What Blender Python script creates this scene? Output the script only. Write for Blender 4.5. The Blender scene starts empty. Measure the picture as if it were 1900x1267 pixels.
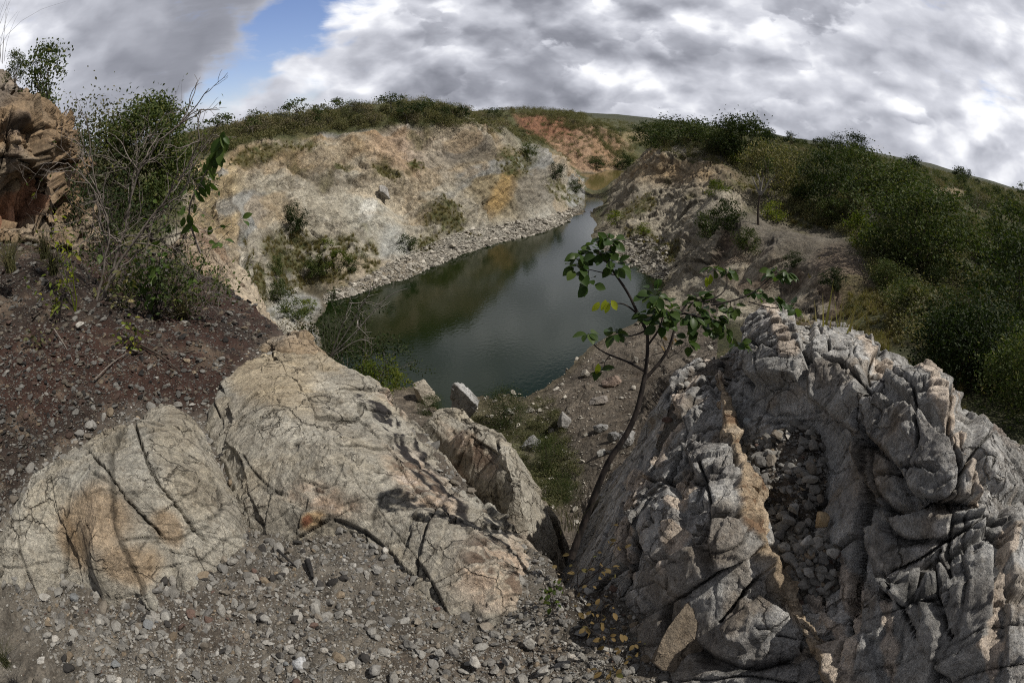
import bpy, math, random
import numpy as np
from mathutils import Vector, Matrix

# ------------------------------------------------------------------ camera, light, exposure
SC = bpy.context.scene
COL = SC.collection
PITCH = 22.4
F_PX = 1070.0                      # focal length of the fisheye in pixels of a 1900 wide frame
cam = bpy.data.cameras.new("camera")
cam.type = 'PANO'
for holder in (cam, getattr(cam, 'cycles', None)):
    if holder is None:
        continue
    try:
        holder.panorama_type = 'FISHEYE_EQUISOLID'
        holder.fisheye_lens = F_PX * 36.0 / 1900.0
        holder.fisheye_fov = math.radians(220)
    except Exception:
        pass
cam.sensor_fit = 'HORIZONTAL'
cam.sensor_width = 36.0
cam.sensor_height = 24.0
cam.clip_start = 0.05
cam.clip_end = 20000
camo = bpy.data.objects.new("camera", cam)
COL.objects.link(camo)
camo.rotation_euler = (math.radians(90 - PITCH), 0, 0)
SC.camera = camo

SUN_AZ, SUN_EL = 98.0, 54.0        # degrees to the right of the view direction, above the horizon
sun = bpy.data.lights.new("sun", 'SUN')
sun.energy = 4.7
sun.angle = math.radians(0.6)
sun.color = (1.0, 0.955, 0.88)
suno = bpy.data.objects.new("sun", sun)
COL.objects.link(suno)
_sd = Vector((math.sin(math.radians(SUN_AZ)) * math.cos(math.radians(SUN_EL)),
              math.cos(math.radians(SUN_AZ)) * math.cos(math.radians(SUN_EL)),
              math.sin(math.radians(SUN_EL))))
suno.rotation_euler = _sd.to_track_quat('Z', 'Y').to_euler()

SC.view_settings.view_transform = 'Standard'
SC.view_settings.look = 'None'
SC.view_settings.exposure = -0.08
SC.view_settings.gamma = 1.0
SC.cycles.max_bounces = 5
SC.cycles.filter_width = 1.1
SC.cycles.use_denoising = False
SC.cycles.transparent_max_bounces = 4


def pixdir(px, py):
    """unit direction of a point of the 1900 x 1267 photograph (eye at the origin, y ahead, z up)"""
    dx = px - 950.0
    dy = 633.5 - py
    r = np.hypot(dx, dy)
    th = 2 * np.arcsin(np.minimum(r / (2 * F_PX), 1))
    k = np.where(r > 1e-6, np.sin(th) / np.maximum(r, 1e-6), 1 / F_PX)
    R, U, Fw = dx * k, dy * k, np.cos(th)
    p = math.radians(PITCH)
    return R, Fw * math.cos(p) + U * math.sin(p), -Fw * math.sin(p) + U * math.cos(p)


def topix(P):
    n = P / np.linalg.norm(P, axis=-1, keepdims=True)
    p = math.radians(PITCH)
    Fw = n[..., 1] * math.cos(p) - n[..., 2] * math.sin(p)
    U = n[..., 1] * math.sin(p) + n[..., 2] * math.cos(p)
    r = 2 * F_PX * np.sin(np.arccos(np.clip(Fw, -1, 1)) / 2)
    s = np.maximum(np.hypot(n[..., 0], U), 1e-9)
    return 950 + n[..., 0] / s * r, 633.5 - U / s * r


def at(px, py, r=None, z=None):
    """the place seen at a pixel, at horizontal distance r or at height z"""
    x, y, zz = (float(v) for v in pixdir(px, py))
    h = math.hypot(x, y)
    if r is None:
        r = z / (zz / h)
    return np.array((x / h * r, y / h * r, zz / h * r))


# ------------------------------------------------------------------ sky
world = bpy.data.worlds.new("World")
SC.world = world
world.use_nodes = True
world.cycles.sampling_method = 'MANUAL'
world.cycles.sample_map_resolution = 512
NT = world.node_tree
NT.nodes.clear()


class Nodes:
    def __init__(self, nt):
        self.nt = nt

    def n(self, kind, **kw):
        nd = self.nt.nodes.new(kind)
        for k, v in kw.items():
            setattr(nd, k, v)
        return nd

    def put(self, sock, v):
        if hasattr(v, 'is_output'):
            self.nt.links.new(v, sock)
        else:
            sock.default_value = v

    def math(self, op, a, b=None, c=None, clamp=False):
        nd = self.n('ShaderNodeMath', operation=op)
        nd.use_clamp = clamp
        self.put(nd.inputs[0], a)
        if b is not None:
            self.put(nd.inputs[1], b)
        if c is not None:
            self.put(nd.inputs[2], c)
        return nd.outputs[0]

    def vmath(self, op, a, b=None, out=0):
        nd = self.n('ShaderNodeVectorMath', operation=op)
        self.put(nd.inputs[0], a)
        if b is not None:
            self.put(nd.inputs[1], b)
        return nd.outputs[out]

    def noise(self, vec, scale, detail=4.0, rough=0.55, dist=0.0, out=0):
        nd = self.n('ShaderNodeTexNoise')
        self.put(nd.inputs['Vector'], vec)
        nd.inputs['Scale'].default_value = scale
        nd.inputs['Detail'].default_value = detail
        nd.inputs['Roughness'].default_value = rough
        nd.inputs['Distortion'].default_value = dist
        return nd.outputs[out]

    def ramp(self, v, lo, hi, a=0.0, b=1.0, smooth=True):
        nd = self.n('ShaderNodeMapRange')
        nd.interpolation_type = 'SMOOTHSTEP' if smooth else 'LINEAR'
        self.put(nd.inputs[0], v)
        for i, x in enumerate((lo, hi, a, b)):
            nd.inputs[i + 1].default_value = x
        return nd.outputs[0]

    def mix(self, f, a, b, mode='MIX'):
        nd = self.n('ShaderNodeMix', data_type='RGBA', blend_type=mode)
        self.put(nd.inputs[0], f)
        for s, v in ((nd.inputs[6], a), (nd.inputs[7], b)):
            if not hasattr(v, 'is_output') and len(v) == 3:
                v = (*v, 1)
            self.put(s, v)
        return nd.outputs[2]


W = Nodes(NT)
tc = W.n('ShaderNodeTexCoord').outputs['Generated']
sky = W.n('ShaderNodeTexSky', sky_type='NISHITA')
sky.sun_disc = False
sky.sun_elevation = math.radians(SUN_EL)
sky.sun_rotation = math.radians(SUN_AZ)
sky.air_density = 1.0
sky.dust_density = 0.0


def moved(v, scale, seed, amount, detail=4):
    """directions nudged by noise"""
    nz = W.noise(W.vmath('ADD', v, (seed, seed * 0.7, 0)), scale, detail, 0.55, out=1)
    w = W.vmath('SCALE', W.vmath('SUBTRACT', nz, (0.5, 0.5, 0.5)), None)
    w.node.inputs[3].default_value = amount
    return W.vmath('ADD', v, w)


sep = W.n('ShaderNodeSeparateXYZ')
W.put(sep.inputs[0], tc)
qd = W.vmath('MULTIPLY', tc, (1.0, 1.0, 1.75))          # clouds lie flatter than they are wide
qw = moved(qd, 2.2, 3.1, 0.22)
UP = (0.022, 0.010, 0.06)
n1 = W.noise(qw, 4.5, 8, 0.58)
n1b = W.noise(W.vmath('ADD', qw, UP), 4.5, 5, 0.54)
n1c = W.noise(qw, 4.5, 5, 0.54)
s1 = W.noise(W.vmath('ADD', qw, (5.3, 1.7, 0)), 13.0, 6, 0.55)
s1b = W.noise(W.vmath('ADD', W.vmath('ADD', qw, (5.3, 1.7, 0)), (0.010, 0.004, 0.026)), 13.0, 4, 0.55)
n3 = W.noise(W.vmath('ADD', qw, (9.0, 2.0, 0)), 2.6, 4, 0.5)
dsoft = moved(tc, 2.4, 7.7, 0.22, 4)
dw = moved(dsoft, 9.0, 1.7, 0.09, 5)


def billow(v, scale, detail=2):
    nd = W.n('ShaderNodeTexVoronoi', feature='F1')
    W.put(nd.inputs['Vector'], v)
    nd.inputs['Scale'].default_value = scale
    nd.inputs['Detail'].default_value = detail
    nd.inputs['Roughness'].default_value = 0.55
    return nd.outputs['Distance']


qb = moved(W.vmath('MULTIPLY', tc, (1.0, 1.0, 1.6)), 6.0, 2.3, 0.11, 5)
b0 = billow(qb, 6.0)
b1 = billow(W.vmath('ADD', qb, (0.016, 0.006, 0.05)), 6.0)


def lobe(px, py, width, amount, soft=False):
    d = [float(v) for v in pixdir(px, py)]
    dist = W.vmath('DISTANCE', dsoft if soft else dw, tuple(d), out=1)
    return W.ramp(dist, width, 0.0 if soft else width * 0.2, 0.0, amount)


def total(base, lobes, soft=False):
    for l in lobes:
        base = W.math('ADD', base, lobe(*l, soft))
    return base


cover = total(W.math('ADD', W.math('MULTIPLY_ADD', n1, 1.15, 0.33), W.math('MULTIPLY', b0, -0.22)), [
    (620, 10, 0.17, -0.26), (540, 40, 0.13, -0.25), (480, 105, 0.11, -0.26), (425, 160, 0.11, -0.30), (378, 220, 0.10, -0.32),
    (555, 205, 0.06, -0.22), (1862, 265, 0.07, -0.20), (1160, 50, 0.06, -0.12),
    (250, 100, 0.42, 0.26), (900, 120, 0.42, 0.22), (1450, 110, 0.50, 0.26), (1200, 60, 0.3, 0.12),
    (660, 95, 0.14, 0.22), (440, 232, 0.08, 0.22), (1885, 330, 0.11, 0.4), (1790, 255, 0.05, 0.3)])
wisp = W.noise(W.vmath('MULTIPLY', qw, (3.0, 3.0, 9.0)), 3.2, 6, 0.6)
cover = W.math('MULTIPLY_ADD', wisp, 0.42, W.math('ADD', cover, -0.21))
cov = W.ramp(cover, 0.44, 0.74)
edge_thin = W.ramp(cover, 0.50, 0.95, 0.22, 0.0)
relief = W.math('ADD', W.math('MULTIPLY', W.math('SUBTRACT', b1, b0), 0.75), W.math('ADD', W.math('MULTIPLY', W.math('SUBTRACT', n1c, n1b), 1.3), W.math('MULTIPLY', W.math('SUBTRACT', s1, s1b), 0.3)))
lum0 = total(W.math('MULTIPLY_ADD', n3, -0.6, 1.0), [
    (250, 160, 0.55, -0.36), (340, 60, 0.45, -0.26), (480, 20, 0.22, -0.10), (840, 125, 0.30, -0.14), (1000, 60, 0.4, -0.04), (1300, 170, 0.4, -0.06), (1500, 240, 0.3, -0.06),
    (1850, 110, 0.30, -0.24), (1250, 95, 0.10, -0.14), (1000, 190, 0.5, -0.10),
    (50, 40, 0.40, 0.42), (640, 80, 0.22, 0.34), (1130, 75, 0.2, 0.16), (1480, 60, 0.5, 0.08), (1880, 20, 0.35, 0.16), (430, 225, 0.18, 0.30), (1500, 180, 0.16, 0.16), (1850, 300, 0.2, 0.2)], True)
calm = total(1.0, [(270, 120, 0.55, -0.6), (420, 30, 0.3, -0.3), (1700, 60, 0.5, -0.35)], True)
lum = W.math('ADD', W.math('ADD', lum0, W.math('MULTIPLY', relief, calm)), edge_thin)
ccol = W.n('ShaderNodeValToRGB')
W.put(ccol.inputs[0], lum)
cr = ccol.color_ramp
cr.elements[0].position = 0.0
cr.elements[0].color = (2.0, 2.1, 2.5, 1)
cr.elements[1].position = 1.0
cr.elements[1].color = (10.6, 10.7, 11.1, 1)
for pos_, col_ in ((0.3, (3.3, 3.42, 3.95, 1)), (0.55, (5.1, 5.25, 5.9, 1)), (0.8, (7.4, 7.55, 8.25, 1))):
    e = cr.elements.new(pos_)
    e.color = col_
# nearer cumulus: crisp bright tops over grey bases
qc = moved(W.vmath('MULTIPLY', tc, (1.0, 1.0, 1.9)), 9.0, 4.9, 0.06, 5)
f0 = W.math('ADD', W.math('MULTIPLY', W.noise(W.vmath('ADD', qc, (2.2, 8.1, 0.4)), 5.2, 9, 0.52), 1.0), W.math('MULTIPLY', billow(qc, 9.0), -0.16))
f1 = W.math('ADD', W.math('MULTIPLY', W.noise(W.vmath('ADD', W.vmath('ADD', qc, (2.2, 8.1, 0.4)), (0.004, 0.0, 0.05)), 5.2, 5, 0.48), 1.0), -0.06)
f_add = total(0.0, [(650, 90, 0.18, 0.10), (430, 232, 0.10, 0.10), (250, 110, 0.6, -0.30), (480, 100, 0.10, -0.12), (1480, 190, 0.25, 0.06), (1250, 90, 0.15, 0.05), (1800, 60, 0.4, -0.10)], True)
fc = W.math('ADD', f0, f_add)
alpha = W.ramp(fc, 0.418, 0.462)
flum = W.math('SUBTRACT', 1.0, W.math('MULTIPLY', W.ramp(W.math('ADD', f1, f_add), 0.38, 0.58, 0.0, 1.0, False), 0.60))
flum = W.math('ADD', flum, W.math('MULTIPLY', relief, 0.45))
lum = W.mix(W.math('MULTIPLY', alpha, 0.85), lum, flum)
cov = W.math('MAXIMUM', cov, W.math('MULTIPLY', alpha, W.ramp(cover, 0.36, 0.46)))
W.nt.links.new(lum, ccol.inputs[0])
skyc = W.mix(1.0, sky.outputs[0], (0.98, 0.96, 1.2), 'MULTIPLY')
final = W.mix(cov, skyc, ccol.outputs[0])
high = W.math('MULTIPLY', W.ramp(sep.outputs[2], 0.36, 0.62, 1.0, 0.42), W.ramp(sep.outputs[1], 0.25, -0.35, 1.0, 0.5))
final = W.mix(1.0, final, high, 'MULTIPLY')                 # sky dimmed overhead and behind, out of view, to cut fill light
bg = W.n('ShaderNodeBackground')
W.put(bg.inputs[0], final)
bg.inputs[1].default_value = 0.1
wo = W.n('ShaderNodeOutputWorld')
W.put(wo.inputs[0], bg.outputs[0])


# ------------------------------------------------------------------ numeric helpers
def _h(ix, iy, iz, seed):
    h = (ix.astype(np.uint32) * np.uint32(374761393) + iy.astype(np.uint32) * np.uint32(668265263)
         + iz.astype(np.uint32) * np.uint32(2147483647) + np.uint32(seed * 974711 + 12345))
    h = (h ^ (h >> np.uint32(13))) * np.uint32(1274126177)
    h = (h ^ (h >> np.uint32(16))) * np.uint32(2246822519)
    return h ^ (h >> np.uint32(15))


def _u(h):
    return (h & np.uint32(0xFFFFFF)).astype(np.float32) / np.float32(0xFFFFFF)


def vnoise(p, seed=0):
    """smooth value noise in about -1..1; p is (N,3)"""
    p = np.asarray(p, np.float32)
    i = np.floor(p).astype(np.int64)
    f = p - i
    f = f * f * f * (f * (f * 6 - 15) + 10)
    out = 0
    for a in (0, 1):
        wx = f[:, 0] if a else 1 - f[:, 0]
        for b in (0, 1):
            wy = f[:, 1] if b else 1 - f[:, 1]
            for c in (0, 1):
                wz = f[:, 2] if c else 1 - f[:, 2]
                out = out + wx * wy * wz * _u(_h(i[:, 0] + a, i[:, 1] + b, i[:, 2] + c, seed))
    return out * 2 - 1


def fbm(p, octs=4, seed=0, gain=0.5):
    s, a, t = 0, 1.0, 0
    for o in range(octs):
        s = s + a * vnoise(p * (2.03 ** o) + o * 17.3, seed + o)
        t += a
        a *= gain
    return s / t


def vor2(p, seed=0):
    """2D cells: nearest and second distance, three random numbers of the cell, offset from its centre"""
    p = np.asarray(p, np.float32)
    i = np.floor(p).astype(np.int64)
    F1 = np.full(len(p), 9.0, np.float32)
    F2 = F1.copy()
    dx, dy = np.zeros_like(F1), np.zeros_like(F1)
    cid = np.zeros(len(p), np.uint32)
    for a in (-1, 0, 1):
        for b in (-1, 0, 1):
            ci, cj = i[:, 0] + a, i[:, 1] + b
            h = _h(ci, cj, ci * 0 + 7, seed)
            h2 = _h(ci, cj, ci * 0 + 11, seed)
            ex = p[:, 0] - (ci + 0.08 + 0.84 * _u(h))
            ey = p[:, 1] - (cj + 0.08 + 0.84 * _u(h2))
            d = np.hypot(ex, ey)
            near = d < F1
            F2 = np.where(near, F1, np.minimum(F2, d))
            dx = np.where(near, ex, dx)
            dy = np.where(near, ey, dy)
            cid = np.where(near, h ^ (h2 << np.uint32(3)), cid)
            F1 = np.where(near, d, F1)
    z = np.zeros(len(p), np.int64)
    c64 = cid.astype(np.int64)
    r = [_u(_h(c64, z + k, z, seed + 5)) for k in (1, 2, 3)]
    return F1, F2, r, dx, dy


def vor3(p, seed=0):
    p = np.asarray(p, np.float32)
    i = np.floor(p).astype(np.int64)
    F1 = np.full(len(p), 9.0, np.float32)
    F2 = F1.copy()
    cid = np.zeros(len(p), np.uint32)
    D = np.zeros((3, len(p)), np.float32)
    for a in (-1, 0, 1):
        for b in (-1, 0, 1):
            for c in (-1, 0, 1):
                ci, cj, ck = i[:, 0] + a, i[:, 1] + b, i[:, 2] + c
                h = _h(ci, cj, ck, seed)
                h2 = _h(cj, ck, ci, seed + 1)
                h3 = _h(ck, ci, cj, seed + 2)
                ex = p[:, 0] - (ci + _u(h))
                ey = p[:, 1] - (cj + _u(h2))
                ez = p[:, 2] - (ck + _u(h3))
                d = np.sqrt(ex * ex + ey * ey + ez * ez)
                near = d < F1
                F2 = np.where(near, F1, np.minimum(F2, d))
                D[0] = np.where(near, ex, D[0])
                D[1] = np.where(near, ey, D[1])
                D[2] = np.where(near, ez, D[2])
                cid = np.where(near, h, cid)
                F1 = np.where(near, d, F1)
    z = np.zeros(len(p), np.int64)
    c64 = cid.astype(np.int64)
    r = [_u(_h(c64, z + k, z, seed + 5)) for k in (1, 2, 3)]
    return F1, F2, r, D


def joints(p, dirs, spac, seed, wave=0.16, tilt=0.5, gate=0.0):
    """rock cut by families of nearly straight parallel joints: (height of each block, distance to the nearest open joint, tone)"""
    p = np.asarray(p, np.float32)
    cell, near_ = np.zeros(len(p), np.int64), np.full(len(p), 9.0, np.float32)
    tl = 0
    for k, (d, s) in enumerate(zip(dirs, spac)):
        d = np.asarray(d, np.float32) / np.linalg.norm(d)
        u = p @ d / s + wave * fbm(p / s * 0.45 + 13 * k, 3, seed + k)
        q3 = np.stack([u * 0.8, u * 0 + k, u * 0], 1)
        u = u + 0.42 * vnoise(q3, seed + 20 + k)
        # a joint can die out against the next family
        f = np.floor(u)
        fr = u - f
        e = np.minimum(fr, 1 - fr)
        edge_id = np.where(fr < 0.5, f, f + 1)
        z = np.zeros(len(p), np.int64)
        g = fbm(np.stack([p[:, 0], p[:, 1], p[:, 2]], 1) / (s * 2.2) + 7.1 * k, 2, seed + 40 + k) + 0.9 * (_u(_h(edge_id.astype(np.int64), z + k, z, seed + 3)) - 0.5)
        near_ = np.minimum(near_, np.where(g > gate, e, 9.0))
        fi = f.astype(np.int64)
        cell = cell * 131 + fi
        tl = tl + (fr - 0.5) * (_u(_h(cell, z + 5, z + k, seed)) - 0.5)
        if k == 0:
            shift = _u(_h(fi, z, z, seed + 9))
            p = p + (shift * s * 1.3)[:, None] * np.roll(d, 1)[None]      # blocks of neighbouring rows are not in line
    z = np.zeros(len(p), np.int64)
    return (_u(_h(cell, z, z, seed)) - 0.5 + tilt * tl * 2).astype(np.float32), near_, _u(_h(cell, z + 1, z, seed))


def chips(p, s, seed, k=0.5, tilt=0.85, lift=0.8, warp=0.12, stretch=(1, 1, 1)):
    """relief of broken rock: shallow scoops meeting in sharp ridges, continuous; in units of s"""
    p = np.asarray(p, np.float32)
    if warp:
        w = np.stack([fbm(p / s * 0.7 + 31 * j, 2, seed + j) for j in range(3)], 1) * warp * s
        p = p + w
    p = (p / s / np.asarray(stretch, np.float32)).astype(np.float32)
    i = np.floor(p).astype(np.int64)
    best = np.full(len(p), 9.0, np.float32)
    for a in (-1, 0, 1):
        for b in (-1, 0, 1):
            for c in (-1, 0, 1):
                ci, cj, ck = i[:, 0] + a, i[:, 1] + b, i[:, 2] + c
                h = _h(ci, cj, ck, seed)
                h2 = _h(cj, ck, ci, seed + 1)
                h3 = _h(ck, ci, cj, seed + 2)
                ux, uy, uz = _u(h), _u(h2), _u(h3)
                ex, ey, ez = p[:, 0] - (ci + ux), p[:, 1] - (cj + uy), p[:, 2] - (ck + uz)
                g1, g2, g3 = _u(h ^ (h2 << np.uint32(5))) - 0.5, _u(h2 ^ (h3 << np.uint32(7))) - 0.5, _u(h3 ^ (h << np.uint32(9))) - 0.5
                hh = k * (ex * ex + ey * ey + ez * ez) + 2 * tilt * (g1 * ex + g2 * ey + g3 * ez) + lift * (_u(h ^ h3) - 0.5)
                best = np.minimum(best, hh)
    return best


def sstep(x, a, b):
    t = np.clip((x - a) / (b - a), 0, 1)
    return t * t * (3 - 2 * t)


class TPS:
    def __init__(self, X, v, smooth=1e-4):
        X = np.asarray(X, float)
        n = len(X)
        K = self.k(X, X) + smooth * np.eye(n)
        A = np.zeros((n + 3, n + 3))
        A[:n, :n] = K
        A[:n, n] = 1
        A[:n, n + 1:] = X
        A[n, :n] = 1
        A[n + 1:, :n] = X.T
        self.X = X
        self.w = np.linalg.solve(A, np.concatenate([np.asarray(v, float), np.zeros(3)]))

    @staticmethod
    def k(a, b):
        d2 = ((a[:, None, :] - b[None, :, :]) ** 2).sum(-1)
        return 0.5 * d2 * np.log(d2 + 1e-12)

    def __call__(self, Q):
        Q = np.asarray(Q, float)
        out = np.empty(len(Q))
        n = len(self.X)
        for s in range(0, len(Q), 20000):
            q_ = Q[s:s + 20000]
            out[s:s + 20000] = self.k(q_, self.X) @ self.w[:n] + self.w[n] + q_ @ self.w[n + 1:]
        return out


def sdpoly(P, poly):
    """signed distance to a polygon, negative inside"""
    P = np.asarray(P, float)
    best = np.full(len(P), 1e9)
    inside = np.zeros(len(P), bool)
    n = len(poly)
    for i in range(n):
        a, b = np.asarray(poly[i], float), np.asarray(poly[(i + 1) % n], float)
        e_ = b - a
        w = P - a
        t = np.clip((w @ e_) / max(e_ @ e_, 1e-12), 0, 1)
        best = np.minimum(best, np.hypot(w[:, 0] - t * e_[0], w[:, 1] - t * e_[1]))
        c = (a[1] > P[:, 1]) != (b[1] > P[:, 1])
        xi = a[0] + (P[:, 1] - a[1]) / (b[1] - a[1] if b[1] != a[1] else 1e-12) * e_[0]
        inside ^= c & (P[:, 0] < xi)
    return np.where(inside, -best, best)


def dline(X, Y, line):
    """distance to a polyline"""
    best = np.full(X.shape, 1e9)
    for (ax, ay), (bx, by) in zip(line[:-1], line[1:]):
        ex, ey = bx - ax, by - ay
        t = np.clip(((X - ax) * ex + (Y - ay) * ey) / max(ex * ex + ey * ey, 1e-9), 0, 1)
        best = np.minimum(best, np.hypot(X - ax - t * ex, Y - ay - t * ey))
    return best


# ------------------------------------------------------------------ objects
def tag(o, label=None, cat=None, group=None, kind=None):
    for k, v in (('label', label), ('category', cat), ('group', group), ('kind', kind)):
        if v:
            o[k] = v
    return o


def new_mesh(name, V, Fc, material, parent=None, cols=None, smooth=True, link=True):
    """V (N,3); Fc (M,k) array or a list of faces"""
    me = bpy.data.meshes.new(name)
    V = np.asarray(V, np.float32)
    if isinstance(Fc, np.ndarray):
        k = Fc.shape[1]
        me.vertices.add(len(V))
        me.vertices.foreach_set('co', V.ravel())
        me.loops.add(Fc.size)
        me.loops.foreach_set('vertex_index', Fc.astype(np.int32).ravel())
        me.polygons.add(len(Fc))
        me.polygons.foreach_set('loop_start', np.arange(0, Fc.size, k, dtype=np.int32))
        me.update(calc_edges=True)
    else:
        me.from_pydata(V.tolist(), [], Fc)
    me.polygons.foreach_set('use_smooth', np.full(len(me.polygons), smooth))
    if cols is not None:
        at_ = me.color_attributes.new('Col', 'FLOAT_COLOR', 'POINT')
        c = np.ones((len(V), 4), np.float32)
        c[:, :3] = cols
        at_.data.foreach_set('color', c.ravel())
    me.materials.append(material)
    me.validate()
    o = bpy.data.objects.new(name, me)
    if link:
        COL.objects.link(o)
    if parent:
        o.parent = parent
    return o


def empty(name, loc):
    o = bpy.data.objects.new(name, None)
    o.location = [float(v) for v in loc]
    o.empty_display_size = 0.1
    COL.objects.link(o)
    return o


def copy_tree(o):
    c = o.copy()
    COL.objects.link(c)
    for ch in list(o.children):
        d = ch.copy()
        COL.objects.link(d)
        d.parent = c
        for g in list(ch.children):
            e_ = g.copy()
            COL.objects.link(e_)
            e_.parent = d
    return c


# ------------------------------------------------------------------ materials
def principled(name):
    m = bpy.data.materials.new(name)
    m.use_nodes = True
    m.node_tree.nodes.clear()
    N = Nodes(m.node_tree)
    b = N.n('ShaderNodeBsdfPrincipled')
    o = N.n('ShaderNodeOutputMaterial')
    N.put(o.inputs[0], b.outputs[0])
    return m, N, b


def rock_material(name, s, bump, rough=0.9, speck=0.25, crackle=0.0):
    """vertex colour broken up by mottling, speckle and fine relief; s = features per metre"""
    m, N, b = principled(name)
    co = N.n('ShaderNodeTexCoord').outputs['Object']
    vc = N.n('ShaderNodeVertexColor')
    vc.layer_name = 'Col'
    big = N.noise(co, s * 0.35, 6, 0.6)
    fine = N.noise(co, s * 6, 5, 0.7)
    speckle = N.noise(co, s * 22, 2, 0.6)
    c = N.mix(N.ramp(big, 0.3, 0.7), vc.outputs[0], N.mix(1.0, vc.outputs[0], (0.74, 0.72, 0.70), 'MULTIPLY'))
    c = N.mix(N.ramp(fine, 0.42, 0.66, 0, 0.9), c, N.mix(1.0, c, (1.55, 1.53, 1.50), 'MULTIPLY'))
    mid = N.noise(co, s * 1.9, 6, 0.7)
    c = N.mix(N.ramp(mid, 0.50, 0.36, 0, 0.75), c, N.mix(1.0, c, (0.55, 0.52, 0.49), 'MULTIPLY'))
    c = N.mix(N.ramp(speckle, 0.56, 0.68, 0, speck), c, N.mix(1.0, c, (0.34, 0.31, 0.29), 'MULTIPLY'))
    c = N.mix(N.ramp(speckle, 0.44, 0.33, 0, speck), c, N.mix(1.0, c, (1.6, 1.57, 1.5), 'MULTIPLY'))
    h = N.math('ADD', N.math('MULTIPLY', N.noise(co, s * 2.2, 8, 0.68), 1.0), N.math('MULTIPLY', speckle, 0.10))
    if crackle:
        v = N.n('ShaderNodeTexVoronoi', feature='DISTANCE_TO_EDGE')
        wv = N.vmath('ADD', co, N.vmath('MULTIPLY', N.vmath('SUBTRACT', N.noise(co, s * 0.8, 4, 0.6, out=1), (0.5, 0.5, 0.5)),
                                      (1.3 / s, 1.3 / s, 1.3 / s)))
        N.put(v.inputs['Vector'], wv)
        v.inputs['Scale'].default_value = s * 0.55
        msk = N.ramp(N.noise(co, s * 0.25, 3, 0.5), 0.42, 0.6)
        cr_ = N.math('MULTIPLY', N.ramp(v.outputs['Distance'], 0.035, 0.0, 0, crackle), msk)
        h = N.math('SUBTRACT', h, N.math('MULTIPLY', cr_, 0.5))
        c = N.mix(N.math('MULTIPLY', cr_, 0.7), c, N.mix(1.0, c, (0.3, 0.27, 0.24), 'MULTIPLY'))
    bp = N.n('ShaderNodeBump')
    bp.inputs['Strength'].default_value = 1.0
    bp.inputs['Distance'].default_value = bump
    N.put(bp.inputs['Height'], h)
    N.put(b.inputs['Base Color'], c)
    N.put(b.inputs['Normal'], bp.outputs[0])
    b.inputs['Roughness'].default_value = rough
    b.inputs['Specular IOR Level'].default_value = 0.25
    return m


def leaf_material(name, a, b_, c_, trans=0.35, rough=0.65):
    """three greens dealt out leaf by leaf"""
    m, N, b = principled(name)
    rnd = N.n('ShaderNodeNewGeometry').outputs['Random Per Island']
    obj = N.n('ShaderNodeObjectInfo').outputs['Random']
    c = N.mix(N.ramp(rnd, 0.0, 0.7), a, b_)
    c = N.mix(N.ramp(rnd, 0.72, 1.0, 0, 0.9), c, c_)
    c = N.mix(1.0, c, N.mix(obj, (0.55, 0.60, 0.55), (1.75, 1.55, 1.45)), 'MULTIPLY')
    N.put(b.inputs['Base Color'], c)
    b.inputs['Roughness'].default_value = rough
    b.inputs['Specular IOR Level'].default_value = 0.15
    tr = N.n('ShaderNodeBsdfTranslucent')
    N.put(tr.inputs[0], N.mix(1.0, c, (1.2, 1.35, 0.6), 'MULTIPLY'))
    mx = N.n('ShaderNodeMixShader')
    mx.inputs[0].default_value = trans
    N.put(mx.inputs[1], b.outputs[0])
    N.put(mx.inputs[2], tr.outputs[0])
    out = [x for x in m.node_tree.nodes if x.type == 'OUTPUT_MATERIAL'][0]
    N.put(out.inputs[0], mx.outputs[0])
    return m


def bark_material(name, a, b_, s):
    m, N, b = principled(name)
    co = N.n('ShaderNodeTexCoord').outputs['Object']
    st = N.vmath('MULTIPLY', co, (1, 1, 0.25))
    n = N.noise(st, s, 5, 0.65)
    N.put(b.inputs['Base Color'], N.mix(N.ramp(n, 0.35, 0.65), a, b_))
    bp = N.n('ShaderNodeBump')
    bp.inputs['Distance'].default_value = 0.15 / s
    N.put(bp.inputs['Height'], n)
    N.put(b.inputs['Normal'], bp.outputs[0])
    b.inputs['Roughness'].default_value = 0.85
    b.inputs['Specular IOR Level'].default_value = 0.2
    return m


M_FAR = rock_material('quarry_ground', 0.42, 0.9, 0.95, 0.7)
M_SOIL = rock_material('soil_ground', 14, 0.03, 0.95, 0.5)
M_SLAB = rock_material('tan_rock', 9, 0.04, 0.9, 0.75, 1.0)
M_GREY = rock_material('grey_rock', 10, 0.045, 0.85, 0.75, 1.0)
M_CRAG = rock_material('ochre_rock', 3.5, 0.06, 0.9, 0.3, 0.8)
M_BOULDER = rock_material('boulder_rock', 2.2, 0.10, 0.9, 0.3, 0.6)
M_STONE = rock_material('stone_rock', 40, 0.004, 0.9, 0.4)

# ------------------------------------------------------------------ the land
EYE_WATER = -20.0
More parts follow.
